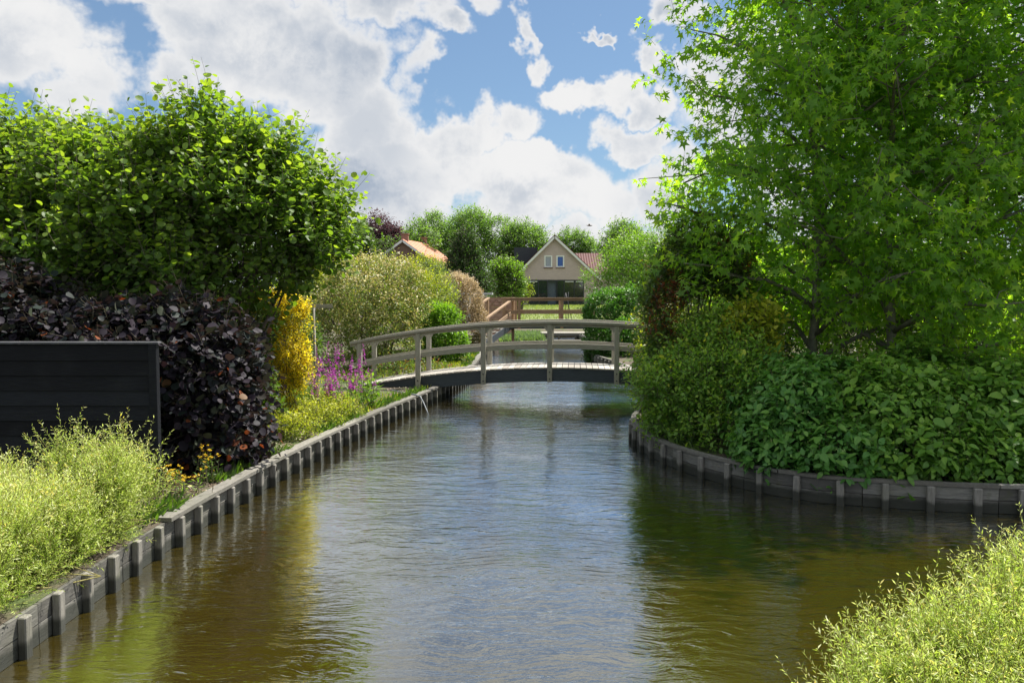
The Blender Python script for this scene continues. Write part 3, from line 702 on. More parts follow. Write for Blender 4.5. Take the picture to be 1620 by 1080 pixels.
for i, (x, y, s_, lab, mt) in enumerate([
        (-3.35, 12.6, .30, 'low yellow-green cushion plant closest to the purple hazel', G_goldg), (-3.25, 13.6, .36, 'feathery yellow-green cushion plant below the golden shrub', G_goldg),
        (-3.05, 14.5, .34, 'low yellow-green cushion plant at the timber cap in front of the foxgloves', G_goldg), (-3.5, 15.0, .42, 'leafy green clump among the purple flower spikes', G_bright)]):
    plant('cushion_plant', lab, 'plant', (x, y, 0), [(x, y, s_ * .35, s_ * 1.1, s_ * 1.3, s_ * .62), (x - .35, y + .2, s_ * .4, s_ * 1.0, s_ * 1.2, s_ * .7)], mt, 420, 9, .04, 'leaf', L=.14, seed=70 + i, vfun=vf(0, .5, .2, .6), stems=2, stem_r=.006, zmin=.0)
pu = [(555, 560, 16.2), (520, 565, 16.0), (532, 575, 15.6), (500, 560, 15.8), (545, 600, 15.2), (568, 595, 16.3), (583, 600, 16.6), (510, 610, 14.8), (530, 620, 15.0), (560, 610, 15.7), (495, 590, 15.0)]
plab = ['behind the golden shrub', 'with the tallest spikes', 'next to the left end of the bridge rail', 'tucked against the golden shrub', 'in the middle of the clump', 'under the end of the bridge handrail',
        'touching the first bridge post', 'lowest on the left of the clump', 'in front of the other spikes', 'just left of the leafy plant', 'half hidden in the golden shrub']
for i, (x, y, D) in enumerate(pu):
    p = at(x, y, D); h = float(p[2]) + .22
    flower_clump('purple_spike_flower', 'purple flower spikes on green stems ' + plab[i], 'plant', (p[0], D, 0), 6, h, .13, G_bright if i % 2 else G_mid, G_purplef, 80 + i, .038, 'purple spike flowers by the bridge', lsize=.13, heads='spike', m=8)
flower_clump('broadleaf_plant', 'bright leafy plant at the timber edge under the bridge handrail end', 'plant', (-2.78, 15.9, 0), 16, .75, .11, G_bright, G_purplef, 95, .006, lsize=.15, heads='spike', m=11)
# grey beam on a post behind the golden shrub
o = empty('garden_arbour', (-3.75, 16.2, 0), 'pale timber beam resting on a thin upright post behind the golden shrub', 'arbour'); off = tuple(o.location)
a = at(497, 487, 15.6)
b = MB(); b.tube([(a[0], 15.6, 0), (a[0], 15.6, a[2])], .022, 8); b.build('post', M_greyv, o, off)
b = MB(); b.beam((a[0] - .3, 15.55, a[2] + .03), (a[0] + .32, 15.75, a[2] + .03), .07, .07); b.build('beam', M_grey, o, off)

# stones and hose at the bridge foot
rng = np.random.default_rng(7)
o = empty('garden_hose', (-2.2, 18.3, 0), 'thin grey hose hanging from the bank into the water below the bridge', 'hose')
b = MB(); q = [(-2.75, 18.6, .03), (-2.4, 18.0, .04), (-2.1, 17.55, .06), (-1.95, 17.35, .04), (-1.86, 17.2, -.08), (-1.78, 17.05, -.22), (-1.72, 16.95, -.34)]
b.tube(q, .014, 7); b.build('hose_pipe', plain('grey_rubber', (.2, .22, .24), .5), o, tuple(o.location))

def reeds(name, label, n, xr, yr, z, h, mat, seed, w=.02, kind='stuff', keep=None, zf=None):
    rng = np.random.default_rng(seed)
    P = np.stack([rng.uniform(*xr, n), rng.uniform(*yr, n), np.full(n, z)], 1)
    if keep is not None: P = P[keep(P)]; n = len(P)
    if zf is not None: P[:, 2] = zf(P[:, 0], P[:, 1])
    A = nrm(np.stack([rng.normal(size=n) * .35, rng.normal(size=n) * .35, np.ones(n)], 1)); N = nrm(rng.normal(size=(n, 3)))
    o = leaves(name, P, A, N, h * rng.uniform(.5, 1.2, n), rng.random(n), 'lance', mat, None, (0, 0, 0)); tag(o, label, None, None, kind); return o
reeds('grass', 'pale lawn grass blades in front of the beige house', 26000, (-2, 11), (50, 76), 0, .16, G_grass, 101, zf=lambda x, y: gz(x, y))
def lkeep(P):
    xl = np.interp(P[:, 1], LB[:, 1], LB[:, 0]); n = Noise3(9)(P * 1.1)
    return (P[:, 0] < xl - .1) & (n > -.15) & ~((P[:, 1] > 10.8) & (P[:, 1] < 13.8) & (P[:, 0] > xl - .55))
reeds('ground_cover', 'short weeds and grass between the shrubs on the left bank', 26000, (-5, -.9), (12.5, 40), 0, .10, G_goldg, 102, keep=lkeep, zf=lambda x, y: 0 * x)
def edge_weeds(label, B, side, n, seed, y0, y1):
    rng = np.random.default_rng(seed); i = rng.integers(2, len(B) - 2, n); i = i[(B[i, 1] > y0) & (B[i, 1] < y1)]
    d = nrm(B[i + 1] - B[i - 1]); w = np.stack([d[:, 1], -d[:, 0]], 1) * side
    p = B[i] + d * rng.uniform(-.2, .2, len(i))[:, None] - w * rng.uniform(.06, .35, len(i))[:, None]
    P = np.column_stack([p, np.full(len(i), .0)]); k = Noise3(seed)(P * 1.6) > .1; P = P[k]; w = w[k]; n = len(P)
    A = nrm(np.column_stack([w * .55, np.ones(n)]) + rng.normal(size=(n, 3)) * .45)
    o = leaves('edge_weeds', P, A, nrm(rng.normal(size=(n, 3))), rng.uniform(.06, .2, n), rng.random(n), 'lance', G_mid, None, (0, 0, 0)); tag(o, label, None, None, 'stuff')
edge_weeds('tufts of grass and weeds leaning over the left timber edging', LB, 1, 9000, 131, 4, 30)
edge_weeds('tufts of grass and weeds leaning over the curved right timber edging', RB, -1, 12000, 132, 9, 20)
# leaf litter / wood chips on the bare strip
n = 3500; rng = np.random.default_rng(103); yy = rng.uniform(9, 22, n); xx = np.interp(yy, LB[:, 1], LB[:, 0]) - .07 - rng.random(n) ** 1.5 * 1.0
A = nrm(rng.normal(size=(n, 3)) * (1, 1, .15)); ch = leafmat('wood_chip', [(0, (.12, .08, .05)), (.6, (.34, .26, .18)), (1, (.5, .42, .32))], trans=.05)
tag(leaves('wood_chips', np.stack([xx, yy, np.full(n, .012)], 1), A, nrm(rng.normal(size=(n, 3)) * .3 + (0, 0, 1)), rng.uniform(.03, .07, n), rng.random(n), 'leaf', ch, None, (0, 0, 0)), 'pale wood chips and dry leaves on the soil behind the timber cap', None, None, 'stuff')
def rkeep(P): return (P[:, 0] < 2.2 - (P[:, 1] - 40) * .0) & (Noise3(19)(P * .8) > -.6)
reeds('reeds', 'grey-green water plants growing beneath the far bridge', 6500, (-.5, 1.55), (39.6, 46.6), WZ, .42, G_reed, 104, keep=rkeep)

# big shrubs beyond the left end of the bridge
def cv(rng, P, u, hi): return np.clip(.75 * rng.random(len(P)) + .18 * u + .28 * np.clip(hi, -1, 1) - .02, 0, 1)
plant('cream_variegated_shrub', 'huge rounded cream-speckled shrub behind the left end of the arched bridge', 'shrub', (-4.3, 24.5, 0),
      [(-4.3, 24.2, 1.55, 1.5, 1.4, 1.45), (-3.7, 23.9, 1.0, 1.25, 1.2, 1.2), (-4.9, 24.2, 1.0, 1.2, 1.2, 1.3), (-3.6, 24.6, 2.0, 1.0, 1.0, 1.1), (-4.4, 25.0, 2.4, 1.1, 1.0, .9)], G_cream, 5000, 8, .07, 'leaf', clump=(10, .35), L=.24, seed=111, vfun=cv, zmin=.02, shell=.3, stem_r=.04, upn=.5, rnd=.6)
plant('yellow_green_shrub', 'tall loose yellow-green shrub with reddish shoots above the cream-speckled shrub', 'shrub', (-4.4, 29, 0),
      [(-4.3, 28.8, 2.15, 1.5, 1.2, 1.0), (-5.7, 29, 2.2, 1.6, 1.3, 1.1), (-3.4, 28.6, 1.8, 1.2, 1.2, 1.2), (-4.9, 28.5, 2.6, .7, .8, .5), (-6.9, 29, 2.1, 1.3, 1.2, 1.0)], G_goldg, 3600, 8, .085, 'leaf', clump=(8, .4), L=.35, seed=112, vfun=vf(0, .4, .2, .6), zmin=.5, thr=-.6)
plant('bright_green_shrub', 'bright glossy green rounded shrub in front of the pinkish round bush', 'shrub', (-2.4, 27, 0),
      [(-2.3, 26.9, .75, .72, .8, .95), (-2.5, 27, 1.25, .6, .7, .62), (-1.95, 26.7, .5, .45, .6, .6)], G_bright, 1300, 8, .10, 'leaf', L=.18, seed=113, vfun=vf(0, .4, .3, .5), zmin=.02, shell=.3)
plant('feathery_shrub', 'grey-green feathery bush between the cream-speckled shrub and the pinkish round bush', 'shrub', (-3.2, 31.5, 0),
      [(-3.1, 31.4, 2.0, 1.0, 1.0, 1.35), (-3.5, 31.6, 1.3, 1.1, 1.0, 1.3)], leafmat('grey_green_leaf', [(0, (.10, .16, .06)), (1, (.24, .30, .14))]), 1500, 9, .09, 'lance', L=.3, seed=114, zmin=.05)
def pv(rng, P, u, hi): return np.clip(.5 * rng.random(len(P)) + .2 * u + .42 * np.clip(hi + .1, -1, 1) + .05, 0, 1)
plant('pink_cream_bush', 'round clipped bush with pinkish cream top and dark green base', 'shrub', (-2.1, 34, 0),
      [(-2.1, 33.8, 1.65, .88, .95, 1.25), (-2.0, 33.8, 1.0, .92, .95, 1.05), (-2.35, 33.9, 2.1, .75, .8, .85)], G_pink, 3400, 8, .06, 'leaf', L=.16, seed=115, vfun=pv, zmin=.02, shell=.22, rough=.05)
plant('wild_rose_shrub', 'small loose shrub of low green and rusty leaves under the left bridge end', 'shrub', (-2.7, 20.6, 0),
      [(-2.9, 20.9, .2, .7, .6, .28), (-2.2, 21.6, .15, .5, .7, .22)], G_phot, 330, 8, .06, 'leaf', L=.16, seed=116, zmin=0, vfun=vf(0, .3, 0, .9))
plant('laurel_hedge', 'dark green hedge filling the gap behind the golden shrub', 'hedge', (-6.4, 20, 0),
      [(-6.3, 20, 1.1, 1.4, .8, 1.2), (-8.2, 20, 1.2, 1.6, .8, 1.4), (-5.4, 19.8, .9, .8, .7, 1.0)], G_mid, 1900, 8, .09, 'leaf', L=.24, seed=117, zmin=0)

# ------------------------------------------------------------------ THE ARCHED BRIDGE
def arched_bridge():
    D0 = 19.75; rz = R(-4.5)
    o = empty('arched_footbridge', (0, 0, 0), 'weathered grey wooden footbridge arching over the canal with dark side beams', 'bridge')
    ca, sa = math.cos(rz), math.sin(rz)
    cx = 1.15; px, py = cx, D0
    def Wd(s, w, z): return (px + s * ca - w * sa, py + s * sa + w * ca, z)
    def zd(s): return .50 - .0205 * s * s            # deck top
    S0, S1 = -4.75, 4.9
    wh = .62
    # planks
    d = MB(); rng = np.random.default_rng(3)
    for s in np.arange(S0, S1, .142):
        z = zd(s + .06) - .016; th = math.atan(-.041 * (s + .06)); j = rng.normal() * .008; k = .064
        V = []
        for a_, b_ in ((-k, 0), (k, 0)):
            for w in (-wh - .06 + j, wh + .06 + j):
                for zz in (-.016, .016): V.append(Wd(s + .06 + a_ * math.cos(th) - zz * math.sin(th), w, z + a_ * math.sin(th) + zz))
        d.add(V, [(0, 1, 3, 2), (6, 7, 5, 4), (1, 5, 7, 3), (0, 2, 6, 4), (0, 4, 5, 1), (2, 3, 7, 6)])
    d.build('deck', M_deck, o)
    ss = np.linspace(S0, S1, 26)
    for w in (-wh, wh):
        b = MB(); b.sweep([Wd(s, w, zd(s) - .034 - .15) for s in ss], .07, .295); b.build('side_beam', M_fascia, o)
    b = MB(); b.sweep([Wd(s, 0, zd(s) - .034 - .1) for s in ss], .07, .2); b.build('joist', M_fascia, o)
    pos = [-4.72, -3.32, -1.77, -.22, 1.33, 2.88, 4.4]
    for w, sg in ((-wh, -1), (wh, 1)):
        wr = w + sg * .09
        for k, s in enumerate(pos):
            b = MB(); zt = zd(s) + 1.02; zb = zd(s) - .34
            c = Wd(s, wr, (zt + zb) / 2); b.box(c, (.115, .095, zt - zb), rz, .008)
            po = b.build('post', M_greyv, o)
            b = MB()
            for zz in (-.1, -.26):
                q = Wd(s, wr + sg * .05, zd(s) + zz); q2 = Wd(s, wr + sg * .062, zd(s) + zz); b.tube([q, q2], .016, 8)
            b.build('bolt', M_metal, po)
            for dr in (-1, 1):       # curved corner bracket under the handrail
                q = [Wd(s + dr * .06, wr, zt - .16), Wd(s + dr * .09, wr, zt - .09), Wd(s + dr * .15, wr, zt - .035)]
                b = MB(); b.sweep(q, .045, .05) if dr > 0 else b.sweep(q, .045, .05); b.build('bracket', M_greyv, po)
        sr = np.linspace(pos[0] - .22, pos[-1] + .3, 24)
        b = MB(); b.sweep([Wd(s, wr, zd(s) + 1.05) for s in sr], .15, .055); b.sweep([Wd(s, wr - sg * .005, zd(s) + .985) for s in sr], .045, .07); b.build('handrail', M_grey, o)
        b = MB(); b.sweep([Wd(s, wr - sg * .07, zd(s) + .49) for s in sr], .04, .12); b.build('mid_rail', M_grey, o)
    return o
arched_bridge()

# ------------------------------------------------------------------ FAR BRIDGE with ramp
def far_bridge():
    o = empty('flat_footbridge', (0, 38, 0), 'brown wooden footbridge with level deck and a stepped ramp, beyond the arched bridge', 'bridge'); off = tuple(o.location)
    zd = .92; x0, x1 = -.42, 4.6; y0, y1 = 37.6, 38.9
    b = MB()
    for x in np.arange(x0, x1, .145): b.box((x + .07, (y0 + y1) / 2, zd - .02), (.13, y1 - y0 + .1, .04))
    b.build('deck', M_deck, o, off)
    for y in (y0, y1):
        b = MB(); b.box(((x0 + x1) / 2, y, zd - .19), (x1 - x0, .07, .3)); b.build('side_beam', M_fascia, o, off)
        yy = y - .09 if y == y0 else y + .09
        for x in (x0 + .06, x0 + (.75 if y == y0 else .6), 2.28, 3.75):
            b = MB(); b.box((x, yy, zd + .34), (.13, .1, 1.36), 0, .008); b.build('post', M_brownv, o, off)
        b = MB(); b.box(((x0 + x1) / 2, yy, zd + 1.05), (x1 - x0 + .1, .15, .05)); b.box(((x0 + x1) / 2, yy, zd + .98), (x1 - x0 + .1, .05, .09)); b.build('handrail', M_brown, o, off)
        b = MB(); b.box(((x0 + x1) / 2, yy + (.07 if y == y0 else -.07), zd + .42), (x1 - x0, .04, .17)); b.build('mid_rail', M_brown, o, off)
    # stepped ramp going down to the left bank, towards the camera
    top = np.array([-.5, 38.2]); bot = np.array([-1.95, 33.8]); dv = bot - top; dv /= np.linalg.norm(dv); nv = np.array([-dv[1], dv[0]])
    n = 8; st = MB()
    for i in range(n):
        c = top + (bot - top) * (i + .5) / n; z = zd - (zd + .02) * (i + .6) / n
        st.box((c[0], c[1], z), (.50, 1.05, .045), math.atan2(dv[1], dv[0]))
    st.build('stair_tread', M_deck, o, off)
    for sg in (-1, 1):
        q0 = top + nv * sg * .55; q1 = bot + nv * sg * .55
        b = MB(); b.beam((q0[0], q0[1], zd - .2), (q1[0], q1[1], -.12), .05, .28); b.build('stringer', M_fascia, o, off)
        q0 = q0 + nv * sg * .07; q1 = q1 + nv * sg * .07
        b = MB(); b.beam((q0[0], q0[1], zd + 1.05), (q1[0], q1[1], .95), .13, .06); b.build('handrail', M_brown, o, off)
        b = MB(); b.beam((q0[0], q0[1], zd + .46), (q1[0], q1[1], .38), .04, .15); b.build('mid_rail', M_brown, o, off)
        for f in (.03, .97):
            c = q0 + (q1 - q0) * f; zt = (zd + 1.03) * (1 - f) + .94 * f; b = MB(); b.box((c[0], c[1], zt / 2 - .1), (.11, .11, zt + .2), math.atan2(dv[1], dv[0]), .008); b.build('post', M_brownv, o, off)
far_bridge()
# dock beyond
o = empty('landing_stage', (2.7, 45, WZ), 'grey plank landing stage at the waterline behind the far bridge', 'dock'); off = tuple(o.location)
b = MB()
for k in range(9): b.box((3.0, 43.9 + k * .15, .06), (2.9, .14, .04))
b.build('deck', M_grey, o, off)
b = MB(); b.box((3.0, 43.8, -.02), (2.9, .05, .12)); b.build('side_beam', M_bankb, o, off)
for x in (1.6, 2.5, 3.4, 4.3):
    b = MB(); b.box((x, 43.86, -.35), (.1, .1, .6)); b.build('post', M_bankp, o, off)
o = empty('mooring_beam', (2.6, 42.0, WZ), 'long grey plank lying just above the water in front of the landing stage', 'plank'); off = tuple(o.location)
b = MB(); b.box((2.6, 41.6, -.19), (2.9, .22, .06), R(-2), .005); b.build('plank', M_grey, o, off)
for x in (1.5, 2.9, 3.5):
    b = MB(); b.box((x, 41.75, -.45), (.08, .08, .5)); b.build('post', M_bankp, o, off)

# terracotta board screen with diamond trellis
def screen():
    y = 43.0; a = at(763, 471, y); b_ = at(806, 471, y); z1 = float(a[2]); x0, x1 = float(a[0]) - .6, float(b_[0]) + .2
    o = empty('garden_screen', (x1, y, 0), 'reddish board screen carrying diamond trellis beside the far bridge ramp', 'fence'); off = tuple(o.location)
    m = woodmat('reddish_boards', (.36, .20, .14), (.52, .33, .25), grain=(1, 6, 9)); b = MB(); nb = 12; h = z1 / nb
    for i in range(nb): b.box(((x0 + x1) / 2, y + (.004 if i % 2 else 0), h * (i + .5)), (x1 - x0, .025, h - .006))
    b.build('board_panel', m, o, off)
    b = MB(); b.box(((x0 + x1) / 2, y, z1 + .02), (x1 - x0 + .05, .08, .035)); b.build('cap_rail', M_brown, o, off)
    for px_, w_ in ((774, 26), (795, 26)):
        c = at(px_, 492, y); b = MB(); hw, hh = .34, .62
        for k in range(-2, 4):
            for sg in (-1, 1):
                # line x = sg*(z) + k*.3 clipped to the box
                pts = []
                for z in np.linspace(-hh, hh, 60):
                    x = sg * z * .8 + k * .34 - .17
                    if -hw <= x <= hw: pts.append((x, z))
                if len(pts) > 3:
                    b.beam((c[0] + pts[0][0], y - .03 - (.012 if sg > 0 else 0), c[2] + pts[0][1]), (c[0] + pts[-1][0], y - .03 - (.012 if sg > 0 else 0), c[2] + pts[-1][1]), .01, .03, (0, 1, 0.01))
        b.build('trellis', M_brown, o, off)
screen()
def xbeam_rack():
    o = empty('metal_frame', (3.6, 55, float(gz(0, 55))), 'thin dark metal frame standing on the lawn behind the far bridge', 'garden frame'); off = tuple(o.location); z0 = off[2]
    b = MB(); c = at(896, 495, 55)
    top = (c[0] - .05, 55, z0 + 2.0)
    for dx, dy in ((-.45, -.2), (.45, -.2), (0, .4)): b.tube([top, (c[0] + dx * .9, 55 + dy, z0)], .022, 6)
    b.tube([(c[0] + .12, 55, z0 + 2.05), (c[0] + .14, 55, z0)], .02, 6)
    b.tube([(c[0] - .5, 54.8, z0 + .05), (c[0], 54.7, z0 + .28), (c[0] + .55, 54.8, z0 + .05)], .02, 6)
    b.build('frame', M_metal, o, off)
xbeam_rack()

# ------------------------------------------------------------------ HOUSES
def wall_poly(b, pts, y, holes):
    """front wall at depth y: polygon minus rectangular holes, cut into vertical strips; pts: outline height function breakpoints"""
    xs = sorted(set([p[0] for p in pts] + [h[0] for h in holes] + [h[1] for h in holes]))
    def top(x): return np.interp(x, [p[0] for p in pts], [p[1] for p in pts])
    return xs, top
M_beige = brick_mat('beige_brick', (.53, .42, .395), (.47, .37, .35), (.50, .415, .39))
M_red = tile_mat('dark_red_tiles', (.075, .02, .016), (.13, .036, .026))
M_orange = tile_mat('orange_tiles', (.42, .16, .085), (.60, .27, .16))
M_glass = glass_mat('window_glass'); M_dkframe = plain('anthracite_frame', (.03, .034, .04), .4, .1)
def main_house():
    y = 76.0; zf = float(gz(0, y)); o = empty('gabled_house', (4, y, zf), 'beige brick house with steep gable, white bargeboards and wide dark glazing', 'house'); off = tuple(o.location)
    def X(px_): return float(at(px_, 462, y)[0])
    def Z(py_): return float(at(810, py_, y)[2])
    xl, xr, xp = X(817), X(941), X(877); zp, ze = Z(374), Z(434)
    hol = [(X(861), X(873.5), Z(423), Z(404)), (X(880), X(892.5), Z(423), Z(404)), (X(834.5), X(924), zf + .05, Z(442.5))]
    T = [(xl, ze), (xp, zp), (xr, ze)]
    xs = sorted(set([xl, xp, xr] + [h[0] for h in hol] + [h[1] for h in hol]))
    top = lambda x: float(np.interp(x, [xl, xp, xr], [ze, zp, ze]))
    b = MB()
    for x0, x1 in zip(xs[:-1], xs[1:]):
        hs = sorted([h for h in hol if h[0] <= x0 + 1e-6 and h[1] >= x1 - 1e-6], key=lambda h: h[2]); z = zf - .3
        for h in hs:
            if h[2] > z: b.add([(x0, y, z), (x1, y, z), (x1, y, h[2]), (x0, y, h[2])], [(0, 1, 2, 3)])
            z = h[3]
        b.add([(x0, y, z), (x1, y, z), (x1, y, top(x1)), (x0, y, top(x0))], [(0, 1, 2, 3)])
    for h in hol:     # reveals
        x0, x1, z0, z1 = h
        b.add([(x0, y, z0), (x1, y, z0), (x1, y, z1), (x0, y, z1), (x0, y + .12, z0), (x1, y + .12, z0), (x1, y + .12, z1), (x0, y + .12, z1)], [(0, 4, 5, 1), (1, 5, 6, 2), (2, 6, 7, 3), (3, 7, 4, 0)])
    yb = y + 11
    b.add([(xl, y, zf - .3), (xl, yb, zf - .3), (xl, yb, ze), (xl, y, ze), (xr, y, zf - .3), (xr, yb, zf - .3), (xr, yb, ze), (xr, y, ze)], [(0, 1, 2, 3), (4, 7, 6, 5)])
    b.build('wall', M_beige, o, off)
    # wing on the right
    xw = X(1010); zw = Z(440)
    w = MB(); w.box(((xr + xw) / 2 + .003, y + 2.4, (zf - .3 + zw) / 2), (xw - xr, 4, zw - zf + .3)); w.build('wing_wall', M_beige, o, off)
    f = MB(); f.box(((xr + xw) / 2, y + .35, zw + .12), (xw - xr + .1, .12, .28)); f.build('gutter', M_white, o, off)
    # roofs
    rf = MB(); ov = .35; sl_ = (zp - ze) / (xp - xl); th = .16
    for sg, xe in ((-1, xl), (1, xr)):
        s2 = (zp - ze) / abs(xp - xe); xe2 = xe + sg * .45; z2 = ze - .45 * s2
        rf.add([(xp, y - ov, zp + th), (xe2, y - ov, z2 + th), (xe2, yb, z2 + th), (xp, yb, zp + th), (xp, y - ov, zp + .02), (xe2, y - ov, z2 + .02), (xe2, yb, z2 + .02), (xp, yb, zp + .02)],
               [(0, 1, 2, 3), (7, 6, 5, 4), (0, 4, 5, 1), (1, 5, 6, 2)])
    ro = rf.build('roof', M_red, o, off)
    wr = MB(); zr = Z(397); wr.add([(xr - 1.2, y + .3, zw + .28), (xw + .3, y + .3, zw + .28), (xw + .3, y + 4.2, zr), (xr - 2.4, y + 4.2, zr)], [(0, 1, 2, 3)])
    wr.add([(xw + .3, y + .3, zw + .28), (xw + .3, y + 4.2, zr), (xw + .3, y + 8, zw)], [(0, 1, 2)]); wr.build('wing_roof', M_red, o, off)
    bb = MB()
    for sg, xe in ((-1, xl), (1, xr)):
        s2 = (zp - ze) / abs(xp - xe); xe2 = xe + sg * .47; z2 = ze - .47 * s2
        bb.beam((xp, y - ov - .03, zp - .06), (xe2, y - ov - .03, z2 - .06), .04, .19, (0, 0, 1))
    bb.build('bargeboard', M_white, o, off)
    dm = MB(); dm.box((xl + .9, y + 4, Z(402)), (2.2, 3.2, 1.5)); dmo = dm.build('dormer', M_dkframe, o, off)
    dm = MB(); dm.box((xl + .8, y + 4, Z(402) + .80), (2.5, 3.5, .1)); dm.build('dormer_trim', M_white, dmo)
    dm.v = []; 
    for i, h in enumerate(hol[:2]):
        x0, x1, z0, z1 = h; fr = MB(); yy = y + .05; tk = .12
        fr.box(((x0 + x1) / 2, yy, z1 - tk / 2), (x1 - x0, .1, tk)); fr.box(((x0 + x1) / 2, yy, z0 + tk / 2), (x1 - x0, .1, tk))
        for xx in (x0 + tk / 2, x1 - tk / 2): fr.box((xx, yy, (z0 + z1) / 2), (tk, .1, z1 - z0 - 2 * tk))
        wo_ = fr.build('window', M_white, o, off)
        g_ = MB(); g_.box(((x0 + x1) / 2, y + .09, (z0 + z1) / 2), (x1 - x0 - 2 * tk + .02, .02, z1 - z0 - 2 * tk + .02)); g_.build('pane', plain('grey_blind', (.30, .32, .38), .4, .05, spec=.8) if i == 0 else plain('blue_blind', (.02, .09, .38), .35, .1, spec=.8), wo_, off)
        s_ = MB(); s_.box(((x0 + x1) / 2, y - .04, z0 - .04), (x1 - x0 + .1, .14, .06)); s_.build('sill', M_red, wo_, off)
    x0, x1, z0, z1 = hol[2]; fr = MB(); yy = y + .06
    fr.box(((x0 + x1) / 2, yy, z1 - .06), (x1 - x0, .1, .12)); fr.box(((x0 + x1) / 2, yy, z0 + .04), (x1 - x0, .1, .08))
    W_ = x1 - x0
    for f_ in (.0, .19, .35, .52, .65, .83, 1.0):
        fr.box((x0 + .04 + (W_ - .08) * f_, yy, (z0 + z1) / 2), (.08, .09, z1 - z0 - .22))
    wo_ = fr.build('glazed_front', M_dkframe, o, off)
    for a_, c_ in ((0, .19), (.19, .35), (.52, .65), (.65, .83), (.83, 1)):
        g_ = MB(); g_.box((x0 + W_ * (a_ + c_) / 2, y + .10, (z0 + z1) / 2), (W_ * (c_ - a_) - .02, .02, z1 - z0 - .1)); g_.build('pane', M_glass, wo_, off)
    d_ = MB(); d_.box((x0 + W_ * .435, y + .5, (z0 + z1) / 2), (W_ * .15, .04, z1 - z0 - .1)); d_.build('door', plain('blue_grey_door', (.12, .15, .19), .4), wo_, off)
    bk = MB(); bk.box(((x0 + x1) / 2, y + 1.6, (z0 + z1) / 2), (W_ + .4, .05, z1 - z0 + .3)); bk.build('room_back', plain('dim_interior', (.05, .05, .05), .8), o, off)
    # small white garage-like trims under lintel
    tr_ = MB(); tr_.box((x0 + W_ * .095, y + .03, z1 - .17), (W_ * .16, .04, .07)); tr_.box((x0 + W_ * .74, y + .03, z1 - .17), (W_ * .15, .04, .07)); tr_.box((x0 + W_ * .915, y + .03, z1 - .17), (W_ * .12, .04, .07)); tr_.build('blind_rail', M_white, wo_, off)
main_house()
def house2():
    y = 92.0; zf = 1.0; o = empty('orange_roofed_house', (-12, y, zf), 'distant brick house with orange tiled roof and chimney rising above the shrubs', 'house'); off = tuple(o.location)
    A = at(637, 380, y); Lf = at(615, 400, y); zp = A[2]; ze = zp - 3.1; hw = 4.3
    xl, xr = A[0] - hw, A[0] + hw; yb = y + 9
    dx = 2.0                                       # the house is turned: its ridge runs back and to the right
    b = MB()
    b.add([(xl, y, zf), (xr, y, zf), (xr, y, ze), (A[0], y, zp - .1), (xl, y, ze)], [(0, 1, 2, 3, 4)])
    b.add([(xr, y, zf), (xr + dx, yb, zf), (xr + dx, yb, ze), (xr, y, ze), (xl, y, zf), (xl + dx, yb, zf), (xl + dx, yb, ze), (xl, y, ze)], [(0, 1, 2, 3), (4, 7, 6, 5)])
    b.build('wall', brick_mat('brown_brick', (.20, .11, .08), (.16, .09, .06), (.22, .18, .15)), o, off)
    r = MB()
    for sg in (-1, 1):
        xe = A[0] + sg * (hw + .4); z2 = ze - .33
        r.add([(A[0], y - .3, zp + .12), (xe, y - .3, z2 + .12), (xe + dx, yb, z2 + .12), (A[0] + dx, yb, zp + .12), (A[0], y - .3, zp), (xe, y - .3, z2), (xe + dx, yb, z2), (A[0] + dx, yb, zp)], [(0, 1, 2, 3), (7, 6, 5, 4), (0, 4, 5, 1), (1, 5, 6, 2)])
    ro = r.build('roof', M_orange, o, off)
    bb = MB()
    for sg in (-1, 1): bb.beam((A[0], y - .34, zp - .06), (A[0] + sg * (hw + .42), y - .34, ze - .39), .04, .24, (0, 0, 1))
    bb.build('bargeboard', M_white, o, off)
    mb_ = brick_mat('chimney_brick', (.38, .15, .10), (.3, .12, .08), (.3, .24, .2))
    for (x, yy) in ((A[0] + .15, y + .9), (A[0] + 1.55, y + 7)):
        c = MB(); c.box((x, yy, zp + .1), (.75, .6, 1.2)); c.box((x, yy, zp + .73), (.9, .75, .12)); c.build('chimney', mb_, ro)
        ro_ch = ro.children[-1]; ro_ch.location = tuple(-q for q in off)
house2()
# white shed, and roofs seen through the right-hand trees
o = empty('white_shed', (-1.6, 52, .1), 'small white garden shed with flat roof left of the yellow-green bush', 'shed'); off = tuple(o.location)
c = at(762, 472, 52); b = MB(); b.box((c[0] - .6, 52, 1.0), (1.9, 2, 2.1)); b.build('wall', M_white, o, off)
b = MB(); b.box((c[0] - .5, 51.9, 2.15), (2.4, 2.4, .12)); b.build('roof', plain('grey_roof', (.45, .46, .47), .6), o, off)
o = empty('corrugated_shed', (13.6, 24, 0), 'garden shed with grey corrugated roof glimpsed through the trees on the right', 'shed'); off = tuple(o.location)
c = at(1568, 424, 24); b = MB(); b.box((c[0] + .3, 25.6, 1.2), (3.2, 2.4, 2.6)); b.build('wall', M_black, o, off)
b = MB(); 
V = []; nn = 60
for i in range(nn + 1):
    x = c[0] - 1.5 + 3.6 * i / nn; dz = .03 * math.sin(i * 1.6)
    V += [(x, 24.2, c[2] - .1 + dz), (x, 27, c[2] + .75 + dz)]
b.add(V, [(2 * i, 2 * i + 2, 2 * i + 3, 2 * i + 1) for i in range(nn)], True); b.build('roof', plain('corrugated_sheet', (.38, .40, .43), .5), o, off)

